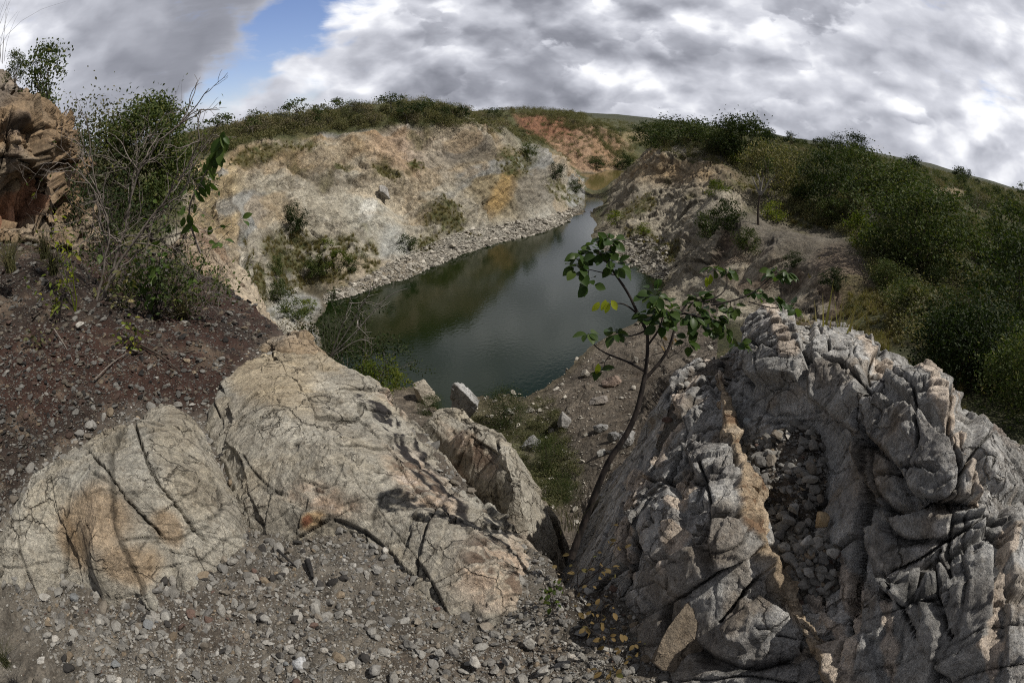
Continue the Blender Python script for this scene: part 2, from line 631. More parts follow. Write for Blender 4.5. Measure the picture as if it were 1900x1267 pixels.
# (px, py, v): v > 0 is a horizontal distance, v < 0 a height below the eye
far_px = [
    # shore on the left and far side
    (505, 592, -19.0), (560, 577, -19.6), (575, 553, -18.9), (540, 560, -18.4), (600, 562, -20), (640, 553, -20), (700, 533, -20), (760, 516, -20), (800, 496, -20), (870, 468, -20),
    (950, 446, -20), (1010, 430, -20), (1050, 411, -20), (1074, 397, -20), (1090, 381, -20), (1082, 345, -20), (1092, 329, -20),
    (1140, 323, -20),
    # shore on the right and near side
    (1153, 328, -20), (1120, 380, -20), (1106, 415, -20), (1098, 440, -20), (1150, 486, -20), (1190, 506, -20), (1232, 524, -20),
    (1225, 548, -20), (1170, 600, -20), (1110, 637, -20), (1045, 690, -20), (1003, 723, -20), (950, 733, -20), (880, 730, -20),
    (800, 728, -20), (740, 720, -20),
    # under water
    (900, 620, -22), (800, 600, -22), (1000, 560, -22), (1040, 460, -21.5), (1100, 372, -20.3), (1115, 345, -21), (900, 520, -22),
    (720, 590, -22), (1140, 550, -21.5),
    # slope under the left wall and the wall itself
    (560, 520, 72), (700, 500, 72), (800, 455, 80), (930, 410, 98), (1030, 385, 118),
    (450, 440, 63), (560, 400, 78), (700, 400, 82), (850, 370, 93), (950, 350, 106), (1010, 345, 122), (1060, 352, 140),
    (420, 330, 70), (520, 310, 83), (650, 300, 90), (780, 290, 97), (880, 285, 104), (960, 290, 116), (1015, 300, 134), (1065, 325, 158),
    (380, 285, 78), (480, 262, 88), (600, 250, 95), (700, 240, 99), (800, 235, 104), (880, 240, 112), (950, 258, 128), (1000, 275, 148), (1050, 298, 172),
    # plateau behind the rim
    (350, 268, 120), (480, 236, 130), (600, 228, 140), (750, 222, 150), (880, 224, 165), (930, 232, 180),
    (350, 250, 260), (500, 222, 260), (750, 212, 280), (900, 208, 300),
    # red cliff
    (1000, 255, 222), (1050, 270, 225), (1100, 290, 222), (1140, 300, 235), (960, 216, 236), (1010, 216, 244), (1060, 228, 248), (1110, 238, 255),
    (1145, 252, 270), (1080, 325, 205), (1120, 316, 222), (1000, 208, 290), (1100, 226, 320), (1165, 262, 290), (1185, 262, 330), (1165, 300, 240), (1190, 290, 270),
    # ridge on the right of the water
    (1215, 284, 128), (1250, 279, 118), (1300, 284, 112), (1340, 294, 108), (1180, 330, 122), (1160, 370, 112), (1250, 340, 106), (1320, 340, 98),
    (1150, 420, 97), (1200, 420, 92), (1280, 400, 88), (1180, 470, 84), (1240, 470, 79), (1300, 440, 78),
    (1370, 322, 105), (1420, 350, 96), (1400, 392, 88), (1330, 370, 84), (1450, 425, 84), (1520, 440, 80), (1590, 462, 70),
    # mound with the gravel track
    (1345, 402, 74), (1420, 418, 70), (1500, 436, 66), (1560, 453, 62), (1370, 428, 66), (1440, 462, 60), (1510, 492, 55), (1600, 505, 52), (1640, 570, 44), (1560, 515, 50),
    (1330, 450, 69), (1300, 520, 64), (1390, 500, 61), (1450, 540, 55), (1530, 575, 46), (1280, 580, 56), (1350, 600, 48), (1420, 590, 47),
    # near bank below the ledge
    (1200, 630, 46), (1120, 690, 40), (1250, 680, 38), (1180, 760, 32), (1060, 760, 33), (1100, 850, 26), (1000, 800, 32), (900, 790, 33), (820, 770, 35),
    (1000, 900, 25), (1060, 960, 20.5), (1130, 930, 20.5),
    # woods and the hill on the right
    (1210, 270, 165), (1300, 280, 160), (1400, 300, 150), (1500, 345, 115), (1450, 380, 90), (1600, 405, 84), (1620, 430, 76), (1580, 440, 66),
    (1680, 500, 56), (1700, 560, 45), (1750, 640, 33), (1650, 610, 38), (1880, 720, 27), (1800, 700, 28), (1790, 520, 62), (1820, 560, 56), (1870, 620, 48), (1700, 450, 72),
    (1750, 370, 150), (1650, 340, 170), (1850, 420, 130), (1880, 520, 85), (1500, 285, 260), (1600, 300, 270), (1700, 315, 285), (1800, 338, 300), (1900, 366, 300),
    (1400, 268, 300), (1300, 258, 300), (1220, 245, 420), (1150, 236, 450),
    # saddle and slope at the left
    (350, 400, 45), (400, 480, 34), (330, 330, 70), (250, 300, 70),
]
far_polar = [  # hidden ground: azimuth, distance, height
    (-24, 55, -18), (-22, 45, -19), (-15, 38, -19.5), (-8, 34, -19), (-28, 30, -17), (-20, 28, -17), (-10, 24, -16), (0, 20, -15.5), (6, 15, -14.5), (10, 14, -14),
    (20, 18, -13.5), (30, 18, -12), (45, 16, -9), (60, 14, -7), (75, 12, -6), (85, 12, -6), (20, 30, -13.5), (33, 28, -11.5),
    (-35, 20, -10), (-40, 25, -7), (-50, 25, -3), (-60, 20, 0), (-75, 15, 0), (-85, 15, 0), (-45, 45, -4), (-60, 60, 1), (-85, 60, 1), (-40, 120, 0), (-55, 150, 2), (-85, 200, 2),
    (0, 8, -15), (-20, 10, -13), (20, 8, -13), (45, 6, -9), (80, 6, -6), (-45, 8, -9), (-80, 6, -6), (0, 3, -14), (45, 3, -10), (-45, 3, -10), (80, 3, -7), (-80, 3, -7),
    (-85, 900, 3), (-40, 900, 4), (-15, 700, 5), (5, 700, 2), (20, 700, -3), (40, 700, -12), (60, 700, -14), (85, 400, -10),
    (-85, 3500, 0), (-40, 3500, 0), (0, 3500, 0), (40, 3500, -10), (85, 3500, -10), (8.5, 1300, 12), (12, 1300, 12), (16, 1500, 3),
    (75, 30, -9), (85, 60, -10), (75, 100, -9), (85, 200, -4), (65, 50, -12),
]
Xf, Yf = [], []
for px, py, v in far_px:
    p = at(px, py, r=v) if v > 0 else at(px, py, z=v)
    Xf.append((math.degrees(math.atan2(p[0], p[1])) / 25, math.log(math.hypot(p[0], p[1]))))
    Yf.append(p[2] / (math.hypot(p[0], p[1]) + 15))
for a, r, z in far_polar:
    Xf.append((a / 25, math.log(r)))
    Yf.append(z / (r + 15))
FAR = TPS(Xf, Yf, 2e-4)
near_px = [  # z below the eye of the ledge the camera stands on
    (100, 1267, -1.76), (500, 1267, -1.76), (950, 1267, -1.76), (1150, 1240, -1.74), (700, 1150, -1.77), (200, 1180, -1.75), (0, 1150, -1.7), (600, 1050, -1.80),
    (0, 1000, -1.6), (0, 850, -1.45), (0, 700, -1.2), (0, 550, -0.95), (60, 440, -0.75), (150, 500, -1.1), (150, 620, -1.35), (120, 750, -1.5), (60, 900, -1.6),
    (300, 620, -1.72), (250, 720, -1.68), (400, 640, -1.85), (450, 640, -1.95), (380, 720, -1.85), (330, 570, -1.8), (400, 560, -2.1), (230, 560, -1.6), (460, 590, -2.3),
    (1050, 1100, -1.85), (1080, 1160, -1.80), (1000, 1150, -1.8),
    (1420, 740, -1.27), (1445, 830, -1.28), (1480, 920, -1.30), (1510, 1010, -1.28), (1560, 900, -1.27), (1580, 1000, -1.29), (1540, 1080, -1.32), (1400, 700, -1.26), (1405, 900, -1.36), (1440, 1010, -1.38),
    (1300, 900, -1.6), (1200, 1000, -1.85), (1700, 900, -1.5), (1850, 1000, -1.5), (1900, 1267, -1.5), (1600, 1250, -1.5), (1350, 1260, -1.65), (1650, 700, -1.5), (1250, 1230, -1.75),
]
Xn, Yn = [], []
for px, py, z in near_px:
    p = at(px, py, z=z)
    Xn.append(p[:2])
    Yn.append(z)
for a in range(-180, 180, 30):
    Xn.append((0.3 * math.sin(math.radians(a)), 0.3 * math.cos(math.radians(a))))
    Yn.append(-1.74)
for x, y, z in ((-6, -3, -1.2), (0, -4, -1.6), (6, -3, -1.5), (-14, 5, 0.5), (-12, 9, -0.2), (-9, 11, -1.8), (4, 1, -1.5)):
    Xn.append((x, y))
    Yn.append(z)
NEAR = TPS(Xn, Yn, 1e-3)
edge_az = [-180, -60, -50, -42, -36, -32, -28, -25]
edge_r = [14, 14, 13, 11.5, 10.5, 9.8, 8.3, 7.0]
for px, py, z in ((560, 612, -1.9), (690, 692, -1.95), (790, 790, -2.0), (880, 885, -2.0), (950, 962, -2.0), (1010, 1040, -1.95), (1050, 1080, -1.85), (1095, 1085, -1.85),
                  (1130, 1060, -1.7), (1240, 760, -1.6), (1300, 670, -1.45), (1400, 600, -1.15), (1600, 640, -1.15), (1700, 720, -1.15), (1900, 850, -1.1)):
    p = at(px, py, z=z)
    edge_az.append(math.degrees(math.atan2(p[0], p[1])))
    edge_r.append(math.hypot(p[0], p[1]) - (0.28 if px < 1000 else 0.02))
edge_az += [75, 90, 180]
edge_r += [2.6, 3.0, 5.0]


def land(az, r, wob=True):
    """height of the land; az in degrees, r in metres, 1D arrays"""
    az = np.asarray(az, float)
    r = np.asarray(r, float)
    azc = np.clip(az, -88, 88)
    x, y = r * np.sin(np.radians(az)), r * np.cos(np.radians(az))
    zf = FAR(np.stack([azc / 25, np.log(r)], 1)) * (r + 15)
    re = np.interp(az, edge_az, edge_r)
    rn = np.minimum(r, re)
    zn = NEAR(np.stack([rn * np.sin(np.radians(az)), rn * np.cos(np.radians(az))], 1))
    over = np.maximum(r - re, 0)
    zn = zn - 2.6 * over - 0.25 * np.minimum(over * 8, 1)
    return np.where(r < re, zn, np.maximum(zf, zn)), r < re


_ga = np.linspace(-100, 100, 401)
_gr = np.exp(np.linspace(math.log(0.25), math.log(4000), 700))
_A, _R = np.meshgrid(_ga, _gr, indexing='ij')
_Z, _N = land(_A.ravel(), _R.ravel())
_Z = _Z.reshape(_A.shape)
_N = _N.reshape(_A.shape).astype(float)


def gsample(G, az, r):
    u = np.clip((np.asarray(az) + 100) / 200 * 400, 0, 399.999)
    v = np.clip((np.log(r) - math.log(0.25)) / (math.log(4000) - math.log(0.25)) * 699, 0, 698.999)
    i, j = u.astype(int), v.astype(int)
    fu, fv = u - i, v - j
    return (G[i, j] * (1 - fu) * (1 - fv) + G[i + 1, j] * fu * (1 - fv) + G[i, j + 1] * (1 - fu) * fv + G[i + 1, j + 1] * fu * fv)


def ground_z(x, y):
    return float(gsample(_Z, np.array([math.degrees(math.atan2(x, y))]), np.array([math.hypot(x, y)]))[0])


def hit(px, py, rmin=0.3):
    """first land seen through a pixel, beyond rmin"""
    x, y, z = (float(v) for v in pixdir(px, py))
    h = math.hypot(x, y)
    rr = np.exp(np.linspace(math.log(rmin), math.log(3900), 3000))
    zz = gsample(_Z, np.full(3000, math.degrees(math.atan2(x, y))), rr)
    k = np.nonzero(np.maximum(zz, EYE_WATER) / rr >= z / h)[0]
    r = rr[k[0]] if len(k) else 300.0
    return np.array((x / h * r, y / h * r, z / h * r))


def grid_faces(nu, nv, keep=None):
    i = np.arange(nu * nv).reshape(nu, nv)
    q_ = np.stack([i[:-1, :-1], i[1:, :-1], i[1:, 1:], i[:-1, 1:]], -1).reshape(-1, 4)
    if keep is not None:
        q_ = q_[keep.ravel()[q_].any(1)]
    return q_


def compact(V, Fc, *arrs):
    used = np.zeros(len(V), bool)
    used[Fc.ravel()] = True
    m = np.cumsum(used) - 1
    return (V[used], m[Fc]) + tuple(a[used] for a in arrs)


def grid_normals(P):
    du = np.gradient(P, axis=0)
    dv = np.gradient(P, axis=1)
    n = np.cross(du, dv)
    n /= np.maximum(np.linalg.norm(n, axis=-1, keepdims=True), 1e-9)
    return n


def spot(X, Y, cx, cy, rx, ry, rot=0, soft=0.35):
    """soft oval patch, 1 inside"""
    a = math.radians(rot)
    u = ((X - cx) * math.cos(a) + (Y - cy) * math.sin(a)) / rx
    v = (-(X - cx) * math.sin(a) + (Y - cy) * math.cos(a)) / ry
    return sstep(np.hypot(u, v), 1 + soft, 1 - soft)


# ---- terrain sheet: a polar grid whose rows are spread evenly over what can be seen
NA, NR = 1500, 1000
az = np.concatenate([np.linspace(-100, -66, 40)[:-1], np.linspace(-66, 66, NA - 80), np.linspace(66, 100, 42)[1:]])
NA = len(az)
fr = np.exp(np.linspace(math.log(0.3), math.log(3900), 1600))
R2 = np.empty((NA, NR))
for i, a in enumerate(az):
    z = gsample(_Z, np.full(len(fr), a), fr)
    el = np.arctan2(z, fr)
    nearv = gsample(_N, np.full(len(fr), a), fr)
    de = np.abs(np.diff(el)) * np.where(nearv[1:] > 0.5, 1.0, np.where(np.diff(el) > 0, 1.6, 0.35)) * np.where(z[1:] < -20.3, 0.2, 1)
    ds = de + 0.045 * np.diff(np.log(fr)) + 1e-5
    s = np.concatenate([[0], np.cumsum(ds)])
    R2[i] = np.interp(np.linspace(0, s[-1], NR), s, fr)
k = np.ones(9) / 9
Rp = np.pad(R2, ((4, 4), (0, 0)), mode='edge')
R2 = sum(Rp[j:j + NA] for j in range(9)) / 9
A2 = np.repeat(az[:, None], NR, 1)
Z2 = gsample(_Z, A2.ravel(), R2.ravel()).reshape(NA, NR)
NEARM = gsample(_N, A2.ravel(), R2.ravel()).reshape(NA, NR) > 0.5
P = np.stack([R2 * np.sin(np.radians(A2)), R2 * np.cos(np.radians(A2)), Z2], -1)
Nn = grid_normals(P)
Nn *= np.sign(Nn[..., 2:3] + 1e-9)
PX, PY = topix(P)
flat = P.reshape(-1, 3)
dist = np.linalg.norm(flat, axis=1)
X, Y = PX.ravel(), PY.ravel()
slope = 1 - Nn[..., 2].ravel()
nearm = NEARM.ravel()
farm = ~nearm
wob = 14 * fbm(flat * 0.09, 3, 3)
wob2 = 14 * fbm(flat * 0.09 + 40, 3, 4)
Xw, Yw = X + wob * np.clip(90 / dist, 0.2, 1), Y + wob2 * np.clip(90 / dist, 0.2, 1)
wall = (dist > 40) & farm & (dist < 340)

n_lo = fbm(flat * 0.05, 4, 11)
n_mid = fbm(flat * 0.25, 4, 12)
n_hi = fbm(flat * 1.1, 4, 13)


def mixc(c, m, col, amt=1.0):
    m = (np.clip(m, 0, 1) * amt)[:, None]
    return c * (1 - m) + np.asarray(col, np.float32) * m


GRASS = (0.098, 0.092, 0.034)
GREEN = (0.050, 0.066, 0.020)
rimy = np.interp(X, [330, 400, 500, 600, 750, 880, 950, 1020, 1060], [300, 288, 262, 248, 237, 240, 258, 282, 310])
toe = np.interp(X, [500, 600, 700, 760, 800, 870, 950, 1010, 1050, 1085], [590, 562, 533, 516, 496, 468, 446, 430, 411, 385])
under = Yw - rimy
rock = sstep(slope, 0.14, 0.30) * farm
PXY = np.stack([Xw, Yw], 1)
rock = np.maximum(rock, sstep(under, -2, 8) * (X > 325) * (X < 1085) * (dist > 42) * (dist < 185))
rock = np.maximum(rock, sstep(sdpoly(PXY, [(950, 212), (1010, 214), (1060, 226), (1110, 236), (1150, 250), (1160, 290), (1150, 322), (1090, 330), (1060, 300), (1020, 270), (975, 245)]), 6, -6) * (dist > 185) * (dist < 290))
rock = np.maximum(rock, sstep(sdpoly(PXY, [(1215, 286), (1300, 290), (1345, 305), (1400, 350), (1390, 380), (1330, 420), (1340, 470), (1420, 470), (1500, 500), (1560, 580), (1440, 600), (1250, 600), (1170, 560), (1100, 440), (1125, 380), (1180, 320)]), 10, -10) * (dist < 135) * (dist > 40))
rock = rock * farm
# scrubby upland by default
C = np.tile(np.array((0.082, 0.085, 0.040), np.float32), (len(flat), 1))
C = np.where((X > 1160)[:, None], C * 0.75, C)
C = mixc(C, sstep(n_mid, -0.1, 0.5), (0.14, 0.12, 0.065), 0.5)
C = mixc(C, sstep(n_hi, 0.0, 0.5), GREEN, 0.5)
C = mixc(C, sstep(dist, 500, 900), (0.045, 0.052, 0.034), 0.8)
# bare quarry faces
lw = farm & (X < 1100) & (dist > 38) & (dist < 210)
rockc = np.tile(np.array((0.34, 0.305, 0.24), np.float32), (len(flat), 1))
rockc = mixc(rockc, sstep(n_lo, -0.3, 0.4), (0.39, 0.365, 0.31), 0.7)
rockc = mixc(rockc, sstep(n_mid, 0.05, 0.3), (0.21, 0.18, 0.135), 0.75)
rockc = mixc(rockc, sstep(n_hi, 0.15, 0.4), (0.44, 0.40, 0.33), 0.6)
bandn = 10 * n_mid
rockc = mixc(rockc, sstep(under, 85, 5) * sstep(n_lo + 0.6 * n_mid, -0.45, 0.15), (0.34, 0.225, 0.11), 0.62)   # ochre under the rim
rockc = mixc(rockc, spot(Xw, Yw, 400, 370, 60, 80, 0), (0.40, 0.30, 0.155), 0.7)
rockc = mixc(rockc, spot(Xw, Yw, 735, 280, 60, 40, 20), (0.40, 0.27, 0.20), 0.6)
rockc = mixc(rockc, spot(Xw, Yw, 690, 385, 60, 60, 0), (0.42, 0.40, 0.34), 0.8)
rockc = mixc(rockc, spot(Xw, Yw, 675, 395, 15, 24, 20), (0.62, 0.60, 0.54), 0.9)
rockc = mixc(rockc, spot(Xw, Yw, 740, 475, 30, 60, -18), (0.37, 0.365, 0.335), 0.9)
rockc = mixc(rockc, spot(Xw, Yw, 830, 275, 80, 50, 20), (0.35, 0.30, 0.235), 0.7)
rockc = mixc(rockc, spot(Xw, Yw, 930, 330, 75, 55, 25), (0.235, 0.185, 0.105), 0.8)
rockc = mixc(rockc, spot(Xw, Yw, 940, 345, 45, 18, -55), (0.42, 0.27, 0.10), 0.6)
rockc = mixc(rockc, spot(Xw, Yw, 880, 280, 50, 25, 15), (0.13, 0.12, 0.11), 0.55)
rockc = mixc(rockc, spot(Xw, Yw, 995, 345, 40, 50, 40), (0.20, 0.185, 0.16), 0.7)
rockc = mixc(rockc, sstep(toe - Yw, 60, 25) * (X > 640), (0.36, 0.34, 0.295), 0.85)                               # rubble at the foot
red = spot(Xw, Yw, 1060, 260, 105, 62, 14, 0.3) * (dist > 185)
rockc = mixc(rockc, sstep(fbm(flat * np.array((0.05, 0.05, 0.22)) + 3, 4, 71), 0.12, 0.3) * lw, (0.27, 0.275, 0.27), 0.75)   # grey bands
rockc = mixc(rockc, sstep(fbm(flat * np.array((0.06, 0.06, 0.2)) + 13, 4, 72), 0.18, 0.34) * lw, (0.37, 0.26, 0.14), 0.38)   # ochre bands
rockc = mixc(rockc, red, (0.27, 0.18, 0.118), 0.95)
rockc = mixc(rockc, spot(Xw, Yw, 1000, 235, 70, 38, 22) * (dist > 185), (0.215, 0.108, 0.066), 0.9)
rockc = mixc(rockc, spot(Xw, Yw, 1085, 285, 70, 36, 10) * (dist > 185) * sstep(n_mid, -0.4, 0.3), (0.36, 0.245, 0.165), 0.75)
rockc = np.where(lw[:, None], rockc * np.array((1.02, 1.05, 1.08)), rockc)
rg = farm & (X > 1100) & (dist > 38)
rockc = np.where(rg[:, None], rockc * np.array((0.96, 0.93, 0.86)), rockc)
rockc = mixc(rockc, rg * sstep(n_mid + 0.4 * n_lo, 0.05, 0.5), (0.16, 0.135, 0.10), 0.5)
C = np.where(farm[:, None], C * (1 - rock[:, None]) + rockc * rock[:, None], C)
# gravel crowns of the ridge and the mound
C = mixc(C, farm * spot(Xw, Yw, 1270, 288, 75, 14, 3) * (dist < 135), (0.30, 0.27, 0.215), 0.9)
C = mixc(C, farm * spot(Xw, Yw, 1480, 455, 150, 40, 17) * (dist < 90), (0.165, 0.147, 0.122), 0.9)
C = mixc(C, farm * sstep(sdpoly(PXY, [(1335, 430), (1390, 455), (1470, 490), (1540, 530), (1600, 580), (1480, 600), (1380, 560), (1320, 500)]), 8, -8) * (dist < 85) * sstep(n_mid, -0.6, 0.2), (0.145, 0.105, 0.075), 0.85)
C = mixc(C, farm * spot(Xw, Yw, 1560, 510, 60, 50, 40) * (dist < 80), (0.165, 0.125, 0.09), 0.8)
C = mixc(C, farm * spot(Xw, Yw, 1395, 350, 90, 40, 35) * (dist < 135), (0.16, 0.14, 0.10), 0.6)
C = mixc(C, farm * spot(Xw, Yw, 1615, 405, 50, 14, 18), (0.24, 0.22, 0.17), 0.8)
C = mixc(C, farm * spot(Xw, Yw, 1760, 360, 40, 12, 12), (0.30, 0.24, 0.15), 0.8)
C = mixc(C, farm * spot(Xw, Yw, 1735, 570, 60, 26, 25), (0.26, 0.21, 0.13), 0.8)
C = mixc(C, farm * spot(Xw, Yw, 1180, 255, 40, 10, 3) * (dist > 200), (0.28, 0.22, 0.12), 0.6)
# grass that has crept over the faces
gr = np.zeros(len(flat))
for s_ in ((475, 500, 22, 60, -15), (540, 480, 50, 60, 0), (600, 480, 60, 40, 20), (640, 470, 25, 35, 0), (830, 400, 45, 32, 25), (690, 480, 20, 26, 0), (800, 440, 20, 14, 0),
           (1045, 362, 22, 40, -55), (560, 270, 40, 10, 8), (480, 290, 50, 12, -10), (640, 310, 18, 8, 0), (1180, 385, 45, 12, -32),
           (1245, 470, 26, 22, -20), (1195, 440, 40, 14, 10), (1300, 300, 60, 9, 6), (1160, 300, 26, 22, 0), (960, 300, 30, 40, 50), (1380, 345, 40, 10, 20), (1500, 400, 60, 25, 20),
           (1620, 590, 60, 50, 40), (780, 300, 20, 10, 0), (720, 330, 30, 8, 30), (880, 440, 20, 8, -20)):
    gr = np.maximum(gr, spot(Xw, Yw, *s_))
gr *= farm * sstep(n_hi + 0.7 * n_mid, -0.45, 0.15)
C = mixc(C, gr, GRASS, 0.85)
C = mixc(C, gr * sstep(n_hi, 0.05, 0.5), GREEN, 0.8)
C = mixc(C, farm * sstep(n_mid, 0.25, 0.6) * sstep(slope, 0.42, 0.25) * (dist < 320), GRASS, 0.6)
# near bank under the ledge, with short turf by the water
nb = farm & (dist < 62) & (X > 700) & (X < 1330) & (Y > 520)
C = np.where(nb[:, None], np.array((0.135, 0.115, 0.092), np.float32) * (1 + 0.45 * n_mid + 0.35 * n_hi)[:, None], C)
tf = np.maximum(spot(Xw, Yw, 970, 850, 110, 110, 0), spot(Xw, Yw, 930, 760, 90, 24, 0)) * (1 - spot(Xw, Yw, 1120, 780, 70, 90, 0)) * nb
C = mixc(C, tf * sstep(n_hi + n_mid, -0.5, 0.4), (0.085, 0.088, 0.036), 0.85)
C = mixc(C, farm * sstep(flat[:, 2], -19.5, -20.0), (0.10, 0.085, 0.055), 0.8)                                  # wet rim
# ledge: grey grit in front, dark red-brown soil at the left
cn = fbm(flat * 3.0, 4, 21)
G_ = np.array((0.150, 0.136, 0.115), np.float32) * (1 + 0.35 * cn)[:, None]
G_ = mixc(G_, sstep(fbm(flat * 1.7 + 9, 3, 23), 0.05, 0.4), (0.10, 0.082, 0.066), 0.7)
soil = np.array((0.036, 0.026, 0.021), np.float32) * (1 + 0.4 * cn)[:, None]
soil = mixc(soil, sstep(fbm(flat * 1.2 + 3, 3, 24), -0.05, 0.3), (0.045, 0.022, 0.016), 0.75)
soil = mixc(soil, sstep(fbm(flat * 5 + 3, 3, 25), 0.2, 0.5), (0.15, 0.115, 0.085), 0.6)
sm = sstep(Yw - np.interp(X, [0, 60, 180, 250, 390, 450, 520], [950, 850, 770, 740, 740, 650, 600]), 60, -10) * (X < 640)
sm = np.clip(sm, 0, 1)
G_ = G_ * (1 - sm[:, None]) + soil * sm[:, None]
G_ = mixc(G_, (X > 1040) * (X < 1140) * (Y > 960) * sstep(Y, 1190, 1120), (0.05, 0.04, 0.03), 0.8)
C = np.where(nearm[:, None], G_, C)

# relief: broken blocks on the faces, rubble at the foot, hummocks elsewhere
d_far = np.zeros(len(flat), np.float32)
sel = np.nonzero(farm & (dist < 420) & (Z2.ravel() > -21) & (np.abs(A2.ravel()) < 62))[0]
ps = flat[sel].astype(np.float32)
wv = np.stack([fbm(ps * 0.12, 3, 31 + j) for j in range(3)], 1) * 3.0
dip = np.stack([ps[:, 0] * 0.75 + ps[:, 2] * 0.66, ps[:, 1], -ps[:, 0] * 0.66 + ps[:, 2] * 0.75], 1)
f1, f2, rr_, D = vor3((dip + wv) * np.array((0.16, 0.24, 0.42)), 41)
big = (rr_[0] - 0.5) * 1.5 + (D[0] * (rr_[1] - 0.5) + D[2] * (rr_[2] - 0.5)) * 3.0 - 0.9 * sstep(f2 - f1, 0.16, 0.0)
tone1 = rr_[2]
f1, f2, rr_, D = vor3((dip + wv * 0.5) * np.array((0.55, 0.8, 1.3)), 42)
med = (rr_[0] - 0.5) * 0.55 + (D[0] * (rr_[1] - 0.5) + D[2] * (rr_[2] - 0.5)) * 1.0 - 0.35 * sstep(f2 - f1, 0.14, 0.0)
tone2 = rr_[1]
e_med = f2 - f1
f1, f2, rr_, D = vor3(ps * 2.1, 43)
sml = (rr_[0] - 0.5) * 0.22 - 0.14 * sstep(f2 - f1, 0.2, 0.0)
tone3 = rr_[1]
rub = sstep(toe[sel] - Yw[sel], 60, 20) * lw[sel]
rk = rock[sel] * (1 - 0.6 * gr[sel]) * (1 - 0.8 * rub)
rk = np.maximum(rk, 0.35 * nb[sel])
rk_soft = np.where(Xw[sel] > 1100, 0.7, 1.0)
k1, k2, k3 = chips(dip, 6.5, 44, 0.6, 0.6, 0.5, 0.3, (1.6, 1.0, 0.6)), chips(dip, 2.2, 45, 0.6, 0.6, 0.5, 0.3, (1.5, 1.0, 0.6)), chips(dip, 0.9, 46, 0.6, 0.6, 0.5, 0.2, (1.4, 1.0, 0.7))
JD = [(-0.55, 0.2, 0.8), (0.85, 0.1, 0.5), (0.2, 0.95, 0.2)]
jb, je, jt = joints(ps, JD, (2.6, 3.4, 4.0), 74)
jm, jf, jt2 = joints(ps, JD, (0.9, 1.3, 1.5), 75)
gully = fbm(ps * np.array((0.09, 0.09, 0.03)) + 5, 4, 51)
strat = dip[:, 2] * 0.42 + 0.9 * fbm(ps * 0.10, 3, 48) + 0.12 * fbm(ps * 0.9, 3, 49)
strat = strat - np.floor(strat)
ledge = sstep(fbm(ps * 0.06 + 7, 3, 50), -0.25, 0.25)
calmz = 0.5 + 0.5 * sstep(fbm(ps * 0.055 + 21, 3, 53), -0.2, 0.2)
for s_ in ((740, 470, 40, 70, -18), (690, 400, 55, 50, 0), (600, 365, 60, 40, 0), (470, 400, 50, 60, 0)):
    calmz = calmz * (1 - 0.65 * spot(Xw[sel], Yw[sel], *s_))
d_far_strat = 0.75 * ledge * (strat - 0.5)
d_far[sel] = rk * rk_soft * (calmz * (d_far_strat + 1.0 * k2 + 0.45 * k3 + 0.2 * med + 0.35 * sml + 0.8 * jb + 0.4 * jm) + 2.0 * k1 + 2.4 * gully) + (1 - rk) * (0.5 * fbm(ps * 0.2, 4, 52) + 0.16 * med) + rub * (0.4 * sml + 0.25 * med) + 0.25 * sml * nb[sel]
shoreband = sstep(np.abs(ps[:, 2] + 20), 0.2, 2.2)
d_far[sel] *= (0.25 + 0.75 * shoreband) * np.clip((dist[sel] - 1.5) / 60, 0.01, 1.3)
crk_shade = np.maximum(0.55 * ledge * sstep(np.minimum(strat, 1 - strat), 0.10, 0.0), 0.6 * np.maximum(sstep(je, 0.05, 0.0), 0.7 * sstep(jf, 0.08, 0.0)))  # joint cracks, plus undercut shade painted into the colour along strata ledges
crk_shade = crk_shade * calmz
tn = (1 - rk * crk_shade)[:, None] * (1 + rk * (calmz * (0.20 * (jt - 0.5) + 0.30 * (jt2 - 0.5) + 0.2 * (tone2 - 0.5) + 0.30 * (tone3 - 0.5)) + 0.35 * fbm(ps * np.array((1.2, 1.2, 2.0)), 3, 47)) + rub * 0.5 * (tone3 - 0.5))[:, None]
C[sel] *= tn
fs = np.nonzero(farm & (dist >= 250))[0]
d_far[fs] += (dist[fs] > 420) * 0.004 * dist[fs] * fbm(flat[fs] / (dist[fs][:, None] * 0.08 + 8), 4, 61)
ns = np.nonzero(nearm & (dist < 16))[0]
pn = flat[ns].astype(np.float32)
f1, f2, rr_, dx_, dy_ = vor2(pn[:, :2] * 14 + 0.3 * cn[ns][:, None], 62)
d_far[ns] += 0.07 * fbm(pn * 1.6, 4, 63) + 0.030 * fbm(pn * 7, 4, 64) + 0.02 * chips(pn, 0.12, 65) + 0.012 * (rr_[0] - 0.3) * sstep(f2 - f1, 0, 0.3)
C[ns] *= (0.72 + 0.56 * rr_[1])[:, None]
# the ledge's own broken outer edge
V = flat + Nn.reshape(-1, 3) * d_far[:, None]
Fq = grid_faces(NA, NR)
fc_near = nearm[Fq].all(1)
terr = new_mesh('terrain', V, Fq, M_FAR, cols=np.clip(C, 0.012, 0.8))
terr.data.materials.append(M_SOIL)
terr.data.polygons.foreach_set('material_index', fc_near.astype(np.int32))
tag(terr, kind='structure')
TERR_V = V.reshape(NA, NR, 3)

